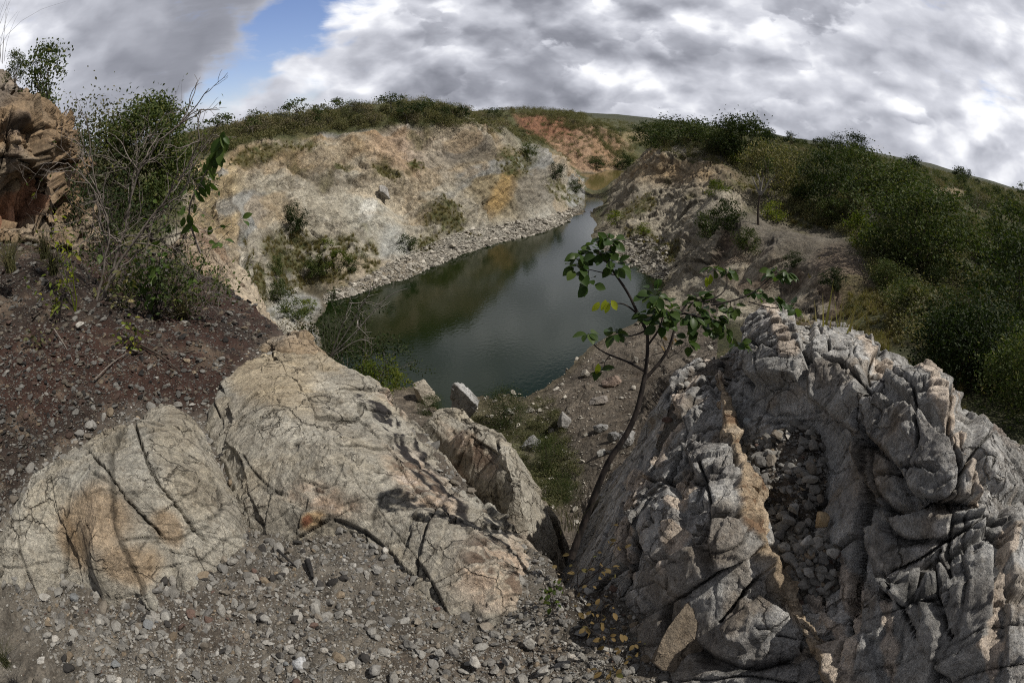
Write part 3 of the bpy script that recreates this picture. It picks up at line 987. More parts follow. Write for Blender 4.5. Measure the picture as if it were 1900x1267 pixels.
# ---- water
m, N, b = principled('pond_water')
co = N.n('ShaderNodeTexCoord').outputs['Object']
nn = N.noise(N.vmath('MULTIPLY', co, (1.0, 0.8, 1.0)), 2.6, 3, 0.55)
n0 = N.noise(co, 0.035, 4, 0.5)
wr = N.n('ShaderNodeBump')
wr.inputs['Strength'].default_value = 0.14
wr.inputs['Distance'].default_value = 0.06
N.put(wr.inputs['Height'], nn)
N.put(b.inputs['Normal'], wr.outputs[0])
sx = N.n('ShaderNodeSeparateXYZ')
N.put(sx.inputs[0], co)
murk = N.mix(N.ramp(n0, 0.35, 0.65), (0.004, 0.010, 0.002), (0.008, 0.013, 0.003))
murk = N.mix(N.ramp(sx.outputs[1], 132, 150), murk, (0.10, 0.085, 0.03))       # the silty upper pool
N.put(b.inputs['Base Color'], murk)
b.inputs['Roughness'].default_value = 0.07
b.inputs['IOR'].default_value = 1.33
b.inputs['Specular IOR Level'].default_value = 0.26
M_WATER = m
wa, wr_ = np.linspace(-36, 24, 90), np.exp(np.linspace(math.log(24), math.log(262), 80))
WA, WR = np.meshgrid(wa, wr_, indexing='ij')
WV = np.stack([WR * np.sin(np.radians(WA)), WR * np.cos(np.radians(WA)), np.full_like(WA, EYE_WATER)], -1).reshape(-1, 3)
water = new_mesh('water', WV, grid_faces(90, 80), M_WATER)
tag(water, kind='structure')


# ------------------------------------------------------------------ bedrock outcrops of the ledge
def outcrop(name, poly, ctrl, res, detail, colour, material, frame=None, r_mode=False, margin=0.45, slope=2.0, drop=0.10, edge=0.06, wobble=0.05, seed=0, warpf=1.6, soften=0):
    """bedrock standing out of the ledge: a surface through control points (px, py, height or distance), rounded off and
    falling away outside its outline"""
    frame = np.eye(3) if frame is None else np.asarray(frame, float)      # rows U, V, N
    g = (lambda c: at(c[0], c[1], r=c[2])) if r_mode else (lambda c: at(c[0], c[1], z=c[2]))
    poly3 = np.array([g(c) for c in poly]) @ frame.T
    ctr3 = np.array([g(c) for c in list(poly) + list(ctrl)]) @ frame.T
    S = TPS(ctr3[:, :2], ctr3[:, 2], 2e-3)
    lo, hi = poly3[:, :2].min(0) - margin, poly3[:, :2].max(0) + margin
    us, vs = np.arange(lo[0], hi[0], res), np.arange(lo[1], hi[1], res)
    Ug, Vg = np.meshgrid(us, vs, indexing='ij')
    q2 = np.stack([Ug.ravel(), Vg.ravel()], 1)
    coarse = 6
    uc, vc = us[::coarse], vs[::coarse]
    uc, vc = np.append(uc, us[-1] + res), np.append(vc, vs[-1] + res)
    Uc, Vc = np.meshgrid(uc, vc, indexing='ij')
    qc = np.stack([Uc.ravel(), Vc.ravel()], 1)

    def up(G):
        G = G.reshape(Uc.shape)
        iu = np.clip(np.searchsorted(uc, us, 'right') - 1, 0, len(uc) - 2)
        iv = np.clip(np.searchsorted(vc, vs, 'right') - 1, 0, len(vc) - 2)
        fu = ((us - uc[iu]) / (uc[iu + 1] - uc[iu]))[:, None]
        fv = ((vs - vc[iv]) / (vc[iv + 1] - vc[iv]))[None, :]
        a, b_ = G[iu][:, iv], G[iu + 1][:, iv]
        c, d = G[iu][:, iv + 1], G[iu + 1][:, iv + 1]
        return ((a * (1 - fu) + b_ * fu) * (1 - fv) + (c * (1 - fu) + d * fu) * fv).ravel()
    h = up(S(qc))
    d = sdpoly(q2, poly3[:, :2])
    p3 = np.stack([q2[:, 0], q2[:, 1], h * 0], 1)
    d = d + wobble * fbm(p3 * warpf, 4, seed + 1) + 0.4 * wobble * fbm(p3 * 7, 3, seed + 2)
    h = h - drop * np.exp(np.minimum(d, 0) / edge) - slope * np.maximum(d, 0)
    L = np.stack([Ug, Vg, h.reshape(Ug.shape)], -1)
    nl = grid_normals(L)
    nl *= np.sign(nl[..., 2:3] + 1e-9)
    Pw = (L.reshape(-1, 3) @ frame).astype(np.float32)
    nw = nl.reshape(-1, 3) @ frame
    keep = d < margin
    idx = np.nonzero(keep)[0]
    X, Y = topix(Pw[idx])
    off, tone, crack = detail(Pw[idx], X, Y, nw[idx], d[idx])
    cols = colour(Pw[idx], X, Y, nw[idx], d[idx])
    cols = cols * tone[:, None]
    cols = cols * (1 - 0.72 * np.clip(crack, 0, 1))[:, None]
    og = np.zeros(len(Pw))
    og[idx] = off
    og = og.reshape(Ug.shape)
    kg = keep.reshape(Ug.shape).astype(float)
    for _ in range(soften):                              # a broken edge is never sharper than the grain of the stone
        for ax in (0, 1):
            num = 2 * og * kg + np.roll(og * kg, 1, ax) + np.roll(og * kg, -1, ax)
            og = num / np.maximum(2 * kg + np.roll(kg, 1, ax) + np.roll(kg, -1, ax), 1e-6)
    off = og.ravel()[idx]
    Vv = Pw.copy()
    Vv[idx] += (nw[idx] * off[:, None]).astype(np.float32)
    CC = np.zeros((len(Vv), 3), np.float32) + 0.2
    CC[idx] = np.clip(cols, 0.012, 0.8)
    Fq = grid_faces(len(us), len(vs))
    Fq = Fq[keep[Fq].all(1)]
    Vv, Fq, CC = compact(Vv, Fq, CC)
    return new_mesh(name, Vv, Fq, material, cols=CC)


def blocks(p, s, seed, tilt=1.0, warp=0.35, stretch=(1, 1, 1)):
    """fracture into blocks of size s: (height of each block, groove, tone)"""
    w = np.stack([fbm(p / s * 0.6 + 31 * k, 3, seed + k) for k in range(3)], 1) * warp * s
    f1, f2, r, D = vor3((p + w) / s / np.asarray(stretch), seed)
    hgt = (r[0] - 0.5) + tilt * ((r[1] - 0.5) * D[0] + (r[2] - 0.5) * D[1] + (r[0] - 0.5) * D[2]) * 1.6
    return hgt.astype(np.float32), f2 - f1, r[2]


def lines(X, Y, polys, w):
    """grooves along hand-placed cracks, width in photo pixels"""
    j = 3.0 * fbm(np.stack([X, Y, X * 0], 1) / 14.0, 3, 77)
    out = np.zeros(X.shape)
    for pl in polys:
        out = np.maximum(out, sstep(dline(X + j, Y - j, pl), w, 0.0))
    return out


SLAB_CRACKS = [[(240, 760), (262, 815), (290, 880), (330, 930), (385, 1005)], [(160, 830), (205, 880), (240, 925), (300, 990)], [(300, 990), (330, 930), (360, 890)],
               [(560, 670), (600, 700), (625, 740)], [(470, 720), (510, 740), (580, 800)], [(420, 760), (500, 800), (560, 850)], [(510, 690), (500, 740), (520, 800)],
               [(640, 720), (600, 780), (590, 850)], [(450, 800), (520, 770), (600, 770), (660, 740)], [(690, 760), (650, 820), (600, 880)], [(560, 900), (620, 860), (700, 880), (760, 850)],
               [(120, 950), (190, 960), (260, 900)], [(55, 900), (60, 980), (110, 1060)], [(190, 960), (200, 1050)], [(250, 1090), (262, 1020), (330, 930)],
               [(830, 1110), (900, 1040), (1000, 1010)], [(690, 1080), (760, 1020), (850, 1010)], [(260, 860), (330, 850), (370, 800)]]


SLAB_FINE = SLAB_CRACKS[3:]


JS = [(0.82, 0.55, 0.1), (-0.5, 0.85, 0.15), (0.15, 0.2, 0.95), (0.97, -0.2, 0.1)]


def slab_detail(p, X, Y, n, d):
    h1, e1, t1 = joints(p, JS, (0.36, 0.44, 0.5, 0.8), 101, 0.2, 0.7, -0.1)
    h2, e2, t2 = joints(p, [JS[1], JS[3], JS[2]], (0.13, 0.17, 0.2), 102, 0.25, 0.8, 0.0)
    h3, e3, t3 = joints(p, [JS[0], JS[1], JS[2]], (0.045, 0.06, 0.06), 103, 0.3, 0.8, 0.05)
    hc = lines(X, Y, SLAB_CRACKS[:2], 3.6)
    hf = lines(X, Y, SLAB_FINE, 2.0)
    busy = sstep(fbm(p * 1.1, 3, 104), -0.35, 0.2)
    c1 = sstep(e1, 0.018, 0.0)
    c2 = sstep(e2, 0.035, 0.0) * (0.35 + 0.65 * busy)
    c3 = sstep(e3, 0.07, 0.0) * busy
    k1, k2, k3 = chips(p, 0.40, 131), chips(p, 0.15, 132), chips(p, 0.05, 133)
    st = sstep(n[:, 2], 0.25, 0.65)
    k3, h3, k2, h2 = k3 * st, h3 * st, k2 * (0.4 + 0.6 * st), h2 * (0.4 + 0.6 * st)
    off = 0.02 * fbm(p * 2.2, 4, 106) + 0.050 * k1 + 0.030 * k2 + 0.014 * k3 * (0.4 + busy) + 0.042 * h1 + 0.020 * h2 * (0.3 + busy) + 0.006 * h3 * busy + 0.005 * fbm(p * 13, 4, 108) + 0.003 * fbm(p * 34, 3, 107)
    off = off - 0.016 * c1 - 0.008 * c2 - 0.002 * c3 - 0.05 * hc - 0.006 * hf
    tone = 1 + 0.12 * (t1 - 0.5) + 0.20 * (t2 - 0.5) + 0.18 * (t3 - 0.5)
    return off, tone, 0.85 * c1 + 0.75 * c2 + 0.5 * c3 + 0.9 * hc + 0.35 * hf


def slab_colour(p, X, Y, n, d):
    c = np.tile(np.array((0.345, 0.325, 0.277), np.float32), (len(p), 1))
    Xw = X + 18 * fbm(p * 5, 4, 111)
    Yw = Y + 18 * fbm(p * 5, 4, 112)
    c = mixc(c, sstep(fbm(p * 1.5, 4, 113), -0.1, 0.4), (0.32, 0.312, 0.278), 0.8)
    c = mixc(c, sstep(fbm(p * 3.5, 4, 114), 0.1, 0.45), (0.36, 0.322, 0.25), 0.6)
    for s_ in ((500, 690, 90, 60, 20), (590, 640, 60, 30, 20)):
        c = mixc(c, spot(Xw, Yw, *s_), (0.37, 0.305, 0.205), 0.7)
    for s_ in ((180, 960, 70, 60, 60), (240, 1050, 60, 40, 0), (130, 1000, 25, 60, -20), (310, 980, 40, 30, 40)):
        c = mixc(c, spot(Xw, Yw, *s_), (0.27, 0.185, 0.105), 0.65)
    for s_ in ((360, 900, 50, 60, 0), (200, 800, 40, 30, 0), (330, 800, 40, 60, 30)):
        c = mixc(c, spot(Xw, Yw, *s_), (0.26, 0.225, 0.165), 0.5)
    # pale pinkish crust along the far side and on the end of the slab
    crust = np.zeros(len(p))
    for s_ in ((600, 925, 70, 26, 12), (790, 880, 80, 36, 38), (920, 1060, 80, 75, 15), (860, 830, 60, 22, 45), (735, 735, 40, 10, 45)):
        crust = np.maximum(crust, spot(Xw, Yw, *s_, 0.5))
    rag = fbm(p * np.array((7, 13, 9)) , 5, 115)
    c = mixc(c, crust * sstep(rag, -0.25, 0.1), (0.46, 0.36, 0.275), 0.9)
    c = mixc(c, crust * sstep(rag, 0.22, 0.42), (0.62, 0.54, 0.47), 0.8)
    c = mixc(c, crust * sstep(-rag, 0.12, 0.28), (0.13, 0.085, 0.06), 0.85)
    c = mixc(c, spot(Xw, Yw, 575, 968, 26, 14, -20), (0.42, 0.30, 0.17), 0.9)
    c = mixc(c, spot(Xw, Yw, 566, 970, 12, 8, -20), (0.20, 0.075, 0.04), 0.9)
    c = mixc(c, sstep(fbm(p * 16, 3, 117), 0.05, 0.3) * spot(Xw, Yw, 640, 960, 200, 80, 12), (0.16, 0.145, 0.12), 0.55)
    # burnt black streaks on the edge
    tar = np.zeros(len(p))
    for s_ in ((715, 768, 95, 9, 43), (738, 806, 80, 8, 43), (690, 735, 40, 9, 50), (868, 938, 80, 10, 45), (838, 940, 50, 8, 46), (780, 872, 70, 6, 45), (908, 982, 50, 8, 45), (800, 858, 80, 6, 45), (760, 800, 100, 5, 43)):
        tar = np.maximum(tar, spot(Xw, Yw, *s_))
    c = mixc(c, tar * sstep(fbm(np.stack([(p[:, 0] + p[:, 1]) * 16, (p[:, 0] - p[:, 1]) * 5, p[:, 2] * 6], 1), 5, 116), -0.2, 0.02), (0.018, 0.016, 0.018), 0.96)
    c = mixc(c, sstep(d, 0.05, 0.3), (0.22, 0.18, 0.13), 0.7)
    return c


slab = outcrop('rock_outcrop', [
    (450, 652, -1.85), (490, 640, -1.85), (560, 648, -1.85), (600, 645, -1.86), (640, 666, -1.87), (692, 690, -1.88), (740, 735, -1.9), (795, 787, -1.92), (840, 830, -1.93), (890, 883, -1.94),
    (930, 925, -1.94), (962, 963, -1.93), (1003, 1005, -1.92), (1020, 1045, -1.9), (1014, 1085, -1.86), (985, 1135, -1.80), (930, 1155, -1.77), (870, 1120, -1.77), (780, 1140, -1.77), (700, 1085, -1.77),
    (640, 1010, -1.77), (560, 995, -1.77), (480, 965, -1.76), (432, 930, -1.76), (418, 880, -1.76), (388, 810, -1.78), (376, 770, -1.8), (390, 720, -1.82), (418, 680, -1.84)],
    [(520, 690, -1.72), (600, 700, -1.72), (560, 760, -1.60), (480, 780, -1.62), (650, 780, -1.68), (700, 840, -1.66), (600, 860, -1.60), (520, 880, -1.66), (780, 890, -1.70), (850, 940, -1.74),
     (650, 930, -1.68), (740, 980, -1.70), (920, 1000, -1.78), (950, 1060, -1.74), (880, 1060, -1.70), (800, 1070, -1.72), (450, 700, -1.74), (430, 760, -1.70)],
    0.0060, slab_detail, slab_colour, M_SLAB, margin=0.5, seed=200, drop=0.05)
tag(slab, 'broad cracked tan bedrock slab with black burnt streaks along its far edge', 'rock', 'bedrock outcrops of the ledge')

dome = outcrop('rock_outcrop', [
    (-60, 985, -1.55), (0, 945, -1.5), (52, 855, -1.5), (110, 828, -1.5), (178, 768, -1.56), (236, 764, -1.6), (252, 742, -1.62), (300, 733, -1.64), (340, 738, -1.66), (368, 762, -1.68), (392, 805, -1.7),
    (424, 880, -1.72), (448, 930, -1.73), (448, 985, -1.74), (405, 1030, -1.74), (330, 1085, -1.74), (250, 1115, -1.73), (170, 1105, -1.72), (110, 1090, -1.70), (50, 1110, -1.66), (0, 1130, -1.62), (-60, 1110, -1.60)],
    [(300, 790, -1.45), (200, 830, -1.40), (120, 880, -1.36), (60, 930, -1.40), (150, 980, -1.36), (230, 900, -1.36), (330, 870, -1.42), (380, 930, -1.55), (300, 980, -1.42), (220, 1040, -1.48), (340, 1030, -1.58), (90, 1040, -1.45), (20, 1020, -1.5)],
    0.0056, slab_detail, slab_colour, M_SLAB, margin=0.4, seed=300, drop=0.12, edge=0.08)
tag(dome, 'rounded tan rock dome split by a straight dark crack beside dark soil', 'rock', 'bedrock outcrops of the ledge')

back = outcrop('rock_outcrop', [
    (783, 760, -2.2), (818, 741, -2.2), (860, 742, -2.2), (908, 770, -2.2), (956, 808, -2.22), (987, 852, -2.25), (990, 895, -2.28), (973, 935, -2.3), (938, 930, -2.3), (888, 875, -2.3), (828, 810, -2.3)],
    [(858, 770, -2.06), (928, 830, -2.08), (958, 890, -2.14)], 0.0075, slab_detail, slab_colour, M_SLAB, margin=0.55, seed=340, drop=0.05)
tag(back, 'lower pale rock slab just beyond the burnt edge, above the chasm', 'rock', 'bedrock outcrops of the ledge')

knob = outcrop('rock_outcrop', [
    (462, 645, -2.0), (500, 614, -2.0), (535, 607, -2.0), (570, 606, -2.0), (604, 640, -2.0), (590, 662, -2.0), (540, 668, -2.0), (490, 662, -2.0)],
    [(550, 625, -1.9), (510, 635, -1.9)], 0.009, slab_detail, lambda *a: slab_colour(*a) * np.array((0.85, 0.78, 0.74)), M_SLAB, margin=0.5, seed=360, drop=0.05)
tag(knob, 'small brownish rock knob at the far tip of the tan slab', 'rock', 'bedrock outcrops of the ledge')


def rib_detail(p, X, Y, n, d):
    h1, e1, t1 = blocks(p, 0.8, 141, 1.0)
    h2, e2, t2 = blocks(p, 0.3, 142, 1.0)
    c1, c2 = sstep(e1, 0.06, 0), sstep(e2, 0.08, 0)
    return 0.14 * h1 + 0.06 * h2 + 0.12 * fbm(p * 1.2, 4, 143) - 0.05 * c1 - 0.02 * c2, 1 + 0.15 * (t2 - 0.5) + 0.1 * (t1 - 0.5), 0.4 * c1 + 0.3 * c2


def rib_colour(p, X, Y, n, d):
    c = np.tile(np.array((0.33, 0.27, 0.20), np.float32), (len(p), 1))
    c = mixc(c, sstep(fbm(p * 1.1, 4, 145), 0.0, 0.4), (0.24, 0.165, 0.11), 0.7)
    c = mixc(c, sstep(X - 415, 0, 20), (0.40, 0.35, 0.27), 0.6)
    return mixc(c, sstep(fbm(p * 2.1, 3, 146), 0.2, 0.5), (0.14, 0.09, 0.065), 0.6)


rib = outcrop('rock_rib', [
    (352, 395, -1.7), (385, 420, -2.2), (420, 455, -2.6), (450, 490, -2.8), (480, 545, -3.0), (500, 600, -3.0), (470, 615, -2.9), (430, 600, -2.7), (400, 575, -2.6), (360, 560, -2.5), (330, 500, -2.2), (330, 420, -1.7)],
    [(400, 500, -2.4), (430, 540, -2.5), (380, 470, -2.2), (360, 440, -1.8), (450, 560, -2.7)], 0.02, rib_detail, rib_colour, M_CRAG, margin=2.0, seed=380, drop=0.3, edge=0.2, wobble=0.2, slope=1.6)
tag(rib, 'pale broken rock rib running down from the left rim towards the water', 'rock', 'bedrock outcrops of the ledge')

# ---- the grey outcrop on the right
VEINS = [[(1335, 700), (1346, 760), (1358, 810), (1368, 870), (1380, 930), (1398, 990), (1428, 1060), (1472, 1130), (1520, 1200), (1560, 1267)],
         ]
VEIN_W = [[(1320, 660), (1336, 700)], [(1870, 1000), (1862, 1080), (1845, 1170), (1840, 1267)], [(1780, 810), (1800, 870), (1815, 930)], [(1430, 580), (1448, 620), (1470, 665)],
          [(1562, 1040), (1572, 1100), (1575, 1200), (1578, 1267)], [(1640, 1130), (1652, 1200), (1650, 1267)], [(1230, 790), (1215, 850)], [(1165, 930), (1150, 1000), (1150, 1050)], [(1245, 980), (1235, 1050)],
          [(1290, 700), (1255, 780)], [(1265, 905), (1250, 935)], [(1180, 880), (1160, 950)], [(1500, 1085), (1545, 1180), (1560, 1260)], [(1700, 700), (1760, 780)], [(1600, 640), (1640, 690)]]
GREY_CRACKS = [[(1360, 700), (1330, 660)], [(1560, 800), (1600, 760), (1650, 700)], [(1600, 935), (1690, 945), (1760, 935), (1815, 930)], [(1815, 930), (1840, 980), (1870, 1010)], [(1610, 1080), (1700, 1040), (1780, 990), (1830, 960)],
               [(1700, 1180), (1660, 1110), (1640, 1060)], [(1480, 660), (1560, 690), (1620, 730)], [(1700, 740), (1710, 830), (1690, 900)], [(1200, 1140), (1300, 1080), (1380, 1040), (1410, 1020)], [(1330, 1150), (1420, 1060)],
               [(1180, 880), (1260, 890), (1340, 880)], [(1150, 960), (1220, 900), (1290, 800)], [(1260, 1000), (1330, 960), (1390, 970)], [(1300, 860), (1320, 930), (1300, 1000)], [(1400, 640), (1440, 660), (1480, 650)],
               [(1750, 930), (1790, 860), (1840, 800)], [(1620, 880), (1680, 870), (1740, 890)], [(1750, 1020), (1740, 1100), (1770, 1180)], [(1600, 620), (1640, 690), (1700, 740)], [(1520, 600), (1540, 660)]]


GREY_BLOCKS = [([(1384, 693), (1388, 610), (1418, 566), (1470, 585), (1497, 690), (1480, 712), (1392, 702)], 0.08),
               ([(1499, 694), (1560, 645), (1606, 700), (1612, 735), (1560, 784), (1500, 735)], 0.055),
               ([(1510, 590), (1590, 600), (1640, 660), (1600, 692), (1560, 640), (1505, 680)], 0.04),
               ([(1585, 812), (1618, 829), (1650, 849), (1676, 928), (1633, 953), (1605, 910)], 0.05),
               ([(1616, 740), (1714, 778), (1800, 880), (1816, 926), (1697, 923), (1657, 849), (1586, 794)], 0.08),
               ([(1603, 972), (1694, 949), (1826, 942), (1832, 985), (1785, 1024), (1664, 1120), (1623, 1081)], 0.07),
               ([(1696, 1099), (1815, 1013), (1848, 1021), (1838, 1223), (1744, 1253), (1716, 1172)], 0.06),
               ([(1640, 640), (1720, 690), (1790, 730), (1760, 780), (1700, 760), (1640, 715)], 0.05),
               ([(1800, 760), (1880, 820), (1950, 900), (1890, 920), (1830, 880)], 0.05),
               ([(1870, 930), (1960, 960), (1960, 1080), (1890, 1090), (1862, 1010)], 0.05),
               ([(1875, 1110), (1960, 1110), (1960, 1300), (1860, 1300)], 0.04),
               ([(1275, 915), (1340, 870), (1368, 885), (1364, 915), (1330, 932), (1272, 936)], 0.04),
               ([(1318, 952), (1385, 905), (1397, 970), (1402, 1020), (1376, 1050), (1330, 1060), (1316, 1010)], 0.06),
               ([(1338, 1172), (1406, 1109), (1465, 1147), (1376, 1201), (1351, 1196)], 0.06),
               ([(1262, 820), (1352, 822), (1356, 868), (1290, 880)], 0.05), ([(1170, 960), (1240, 890), (1262, 960), (1200, 1050)], 0.05),
               ([(1200, 1060), (1290, 1010), (1316, 1070), (1240, 1110)], 0.05), ([(1250, 700), (1300, 670), (1325, 740), (1270, 790)], 0.05),
               ([(1520, 1190), (1600, 1170), (1640, 1280), (1540, 1280)], 0.03), ([(1585, 1070), (1640, 1110), (1630, 1190), (1585, 1180)], 0.03)]


def vein_mask(p, X, Y):
    rg = 9 * fbm(p * 6, 3, 151)
    dv = np.full(X.shape, 1e9)
    for v in VEINS:
        wide = np.maximum(3, 9 + 12 * np.exp(-((Y - 960) / 60) ** 2) - 4 * (Y < 800) + 6 * np.sin(Y / 24.0) + 3 * np.sin(Y / 9.0))
        dv = np.minimum(dv, dline(X + rg, Y, v) / wide)
    dw_ = np.full(X.shape, 1e9)
    for v in VEIN_W:
        dw_ = np.minimum(dw_, dline(X + rg * 0.7, Y, v) / (12 + 5 * np.sin(Y / 17.0) + 4 * np.sin(Y / 7.0)))
    return sstep(dv, 1.15, 0.8), sstep(dw_, 1.2, 0.8)


JG = [(0.72, -0.55, 0.35), (0.45, 0.85, 0.2), (-0.35, 0.1, 0.93)]


def grey_detail(p, X, Y, n, d):
    h1, e1, t1 = joints(p, JG, (0.40, 0.52, 0.55), 161, 0.2, 0.8, -0.2)
    h2, e2, t2 = joints(p, [JG[1], JG[2], JG[0]], (0.12, 0.15, 0.17), 162, 0.25, 0.9, -0.1)
    h3, e3, t3 = joints(p, JG, (0.04, 0.055, 0.06), 163, 0.3, 0.9, 0.0)
    hc = lines(X, Y, GREY_CRACKS, 4.0)
    c1, c2, c3 = sstep(e1, 0.03, 0.0), sstep(e2, 0.05, 0.0), sstep(e3, 0.08, 0.0)
    jx, jy = 9 * fbm(p * 6, 3, 155), 9 * fbm(p * 6, 3, 156)
    XY = np.stack([X + jx, Y + jy], 1)
    lift = np.zeros(len(p))
    for pl, amt in GREY_BLOCKS:
        lift = np.maximum(lift, 1.15 * amt * sstep(sdpoly(XY, pl), 4, -5))
    v1, v2 = vein_mask(p, X, Y)
    k1, k2, k3 = chips(p, 0.46, 151), chips(p, 0.17, 152), chips(p, 0.06, 153)
    st = sstep(n[:, 2], 0.25, 0.65)
    k3, h3, k2, h2 = k3 * st, h3 * st, k2 * (0.4 + 0.6 * st), h2 * (0.4 + 0.6 * st)
    c2, c3 = c2 * (0.3 + 0.7 * st), c3 * st
    off = 0.02 * fbm(p * 2.4, 3, 166) + 0.055 * k1 + 0.024 * k2 + 0.013 * k3 + 0.048 * h1 + 0.020 * h2 + 0.007 * h3 + lift + 0.004 * fbm(p * 11, 4, 168) + 0.003 * fbm(p * 32, 3, 167)
    off = off - 0.04 * c1 - 0.018 * c2 - 0.003 * c3 - 0.06 * hc
    off = off * (1 - 0.6 * v1) + 0.045 * v1 * (1 + fbm(p * 14, 3, 168)) + 0.012 * v2
    tone = 1 + 0.14 * (t1 - 0.5) + 0.24 * (t2 - 0.5) + 0.2 * (t3 - 0.5)
    return off, tone, (0.8 * c1 + 0.65 * c2 + 0.35 * c3 + 0.85 * hc) * (1 - 0.7 * v1)


def grey_colour(p, X, Y, n, d):
    c = np.tile(np.array((0.35, 0.347, 0.335), np.float32), (len(p), 1))
    Xw, Yw = X + 22 * fbm(p * 4, 4, 171), Y + 22 * fbm(p * 4, 4, 172)
    c = mixc(c, sstep(fbm(p * 2.0, 4, 173), -0.1, 0.4), (0.48, 0.477, 0.465), 0.75)
    c = mixc(c, sstep(fbm(p * 3.6, 4, 174), 0.1, 0.45), (0.20, 0.19, 0.18), 0.7)
    c = mixc(c, sstep(fbm(p * 5.2 + 4, 4, 175), 0.22, 0.5), (0.255, 0.20, 0.14), 0.55)
    for s_ in ((1250, 1060, 110, 50, -20), (1330, 1000, 40, 50, 0), (1240, 1190, 90, 60, 0), (1620, 880, 40, 50, 0), (1540, 700, 50, 25, 0), (1400, 1050, 40, 40, 0)):
        c = mixc(c, spot(Xw, Yw, *s_), (0.235, 0.19, 0.14), 0.5)
    c = mixc(c, spot(Xw, Yw, 1890, 780, 60, 50, 0), (0.30, 0.23, 0.19), 0.6)
    c = mixc(c, sstep(fbm(p * np.array((6, 3, 5)) + 8, 4, 176), 0.33, 0.45), (0.58, 0.56, 0.53), 0.8)      # pale lichen crusts
    c = mixc(c, spot(Xw, Yw, 1440, 600, 40, 30, 40) * sstep(fbm(p * 11, 3, 177), 0, 0.2), (0.60, 0.57, 0.53), 0.8)
    v1, v2 = vein_mask(p, X, Y)
    rag = fbm(p * 12, 4, 178)
    c = mixc(c, v1, (0.37, 0.285, 0.19), 0.9)
    c = mixc(c, v1 * sstep(rag, 0.15, 0.4), (0.60, 0.50, 0.38), 0.8)
    c = mixc(c, v1 * sstep(-rag, 0.2, 0.4), (0.20, 0.12, 0.07), 0.8)
    c = mixc(c, v2, (0.56, 0.48, 0.40), 0.92)
    c = mixc(c, spot(Xw, Yw, 1408, 850, 12, 26, -15), (0.19, 0.075, 0.045), 0.9)
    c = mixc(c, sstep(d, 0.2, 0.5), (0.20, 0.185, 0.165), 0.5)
    return c


ridge = outcrop('rock_outcrop', [
    (1262, 660, -1.62), (1290, 652, -1.55), (1330, 645, -1.5), (1368, 660, -1.44), (1372, 720, -1.30), (1385, 800, -1.30), (1400, 850, -1.30), (1425, 930, -1.31), (1455, 1010, -1.34), (1490, 1080, -1.38),
    (1560, 1060, -1.47), (1640, 1080, -1.46), (1760, 1180, -1.46), (1800, 1300, -1.46), (1560, 1330, -1.5), (1330, 1330, -1.6), (1230, 1290, -1.66), (1180, 1200, -1.72), (1118, 1105, -1.75), (1108, 1030, -1.75),
    (1130, 960, -1.75), (1175, 870, -1.72), (1215, 780, -1.7), (1240, 700, -1.68)],
    [(1310, 690, -1.38), (1330, 760, -1.30), (1290, 800, -1.38), (1250, 860, -1.45), (1340, 880, -1.26), (1280, 950, -1.34), (1200, 950, -1.54), (1170, 1030, -1.6), (1250, 1050, -1.42), (1350, 1000, -1.26),
     (1390, 930, -1.30), (1420, 1030, -1.34), (1380, 1100, -1.40), (1300, 1130, -1.48), (1460, 1150, -1.38), (1560, 1180, -1.38), (1650, 1180, -1.40), (1700, 1260, -1.42), (1200, 1120, -1.62)],
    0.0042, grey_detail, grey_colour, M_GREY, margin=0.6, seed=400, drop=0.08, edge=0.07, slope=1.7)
tag(ridge, 'grey rock ridge with a knobbly orange vein, left of the rubble trough', 'rock', 'bedrock outcrops of the ledge')

upper = outcrop('rock_outcrop', [
    (1385, 640, -1.12), (1390, 600, -1.1), (1418, 568, -1.1), (1450, 580, -1.1), (1530, 576, -1.1), (1580, 596, -1.12), (1640, 625, -1.14), (1700, 675, -1.2), (1730, 712, -1.22), (1790, 722, -1.22), (1850, 772, -1.22), (1910, 825, -1.22),
    (2000, 900, -1.15), (2050, 1050, -1.08), (2050, 1267, -1.06), (1900, 1330, -1.1), (1780, 1330, -1.15), (1745, 1230, -1.16), (1690, 1170, -1.16), (1662, 1105, -1.20), (1624, 1065, -1.18), (1618, 995, -1.14), (1606, 935, -1.12), (1584, 875, -1.11), (1564, 808, -1.10), (1535, 765, -1.10), (1455, 732, -1.10), (1395, 690, -1.10)],
    [(1430, 610, -1.00), (1520, 620, -0.98), (1450, 660, -1.02), (1560, 680, -0.96), (1620, 660, -1.03), (1600, 740, -0.94), (1700, 740, -1.05), (1650, 820, -0.95), (1635, 880, -1.0), (1760, 780, -1.05), (1850, 830, -1.06),
     (1720, 900, -0.90), (1680, 920, -1.0), (1700, 980, -0.93), (1640, 1010, -1.0), (1800, 960, -0.95), (1900, 930, -1.02), (1720, 1090, -1.02), (1800, 1100, -0.98), (1760, 1170, -1.08), (1880, 1080, -0.95), (1860, 1200, -1.02), (1950, 1100, -1.0)],
    0.0044, grey_detail, grey_colour, M_GREY, margin=0.5, seed=420, drop=0.06, edge=0.05, slope=1.3, wobble=0.07, warpf=3.0)
tag(upper, 'large jagged grey rock mass of stacked blocks above the rubble trough', 'rock', 'bedrock outcrops of the ledge')


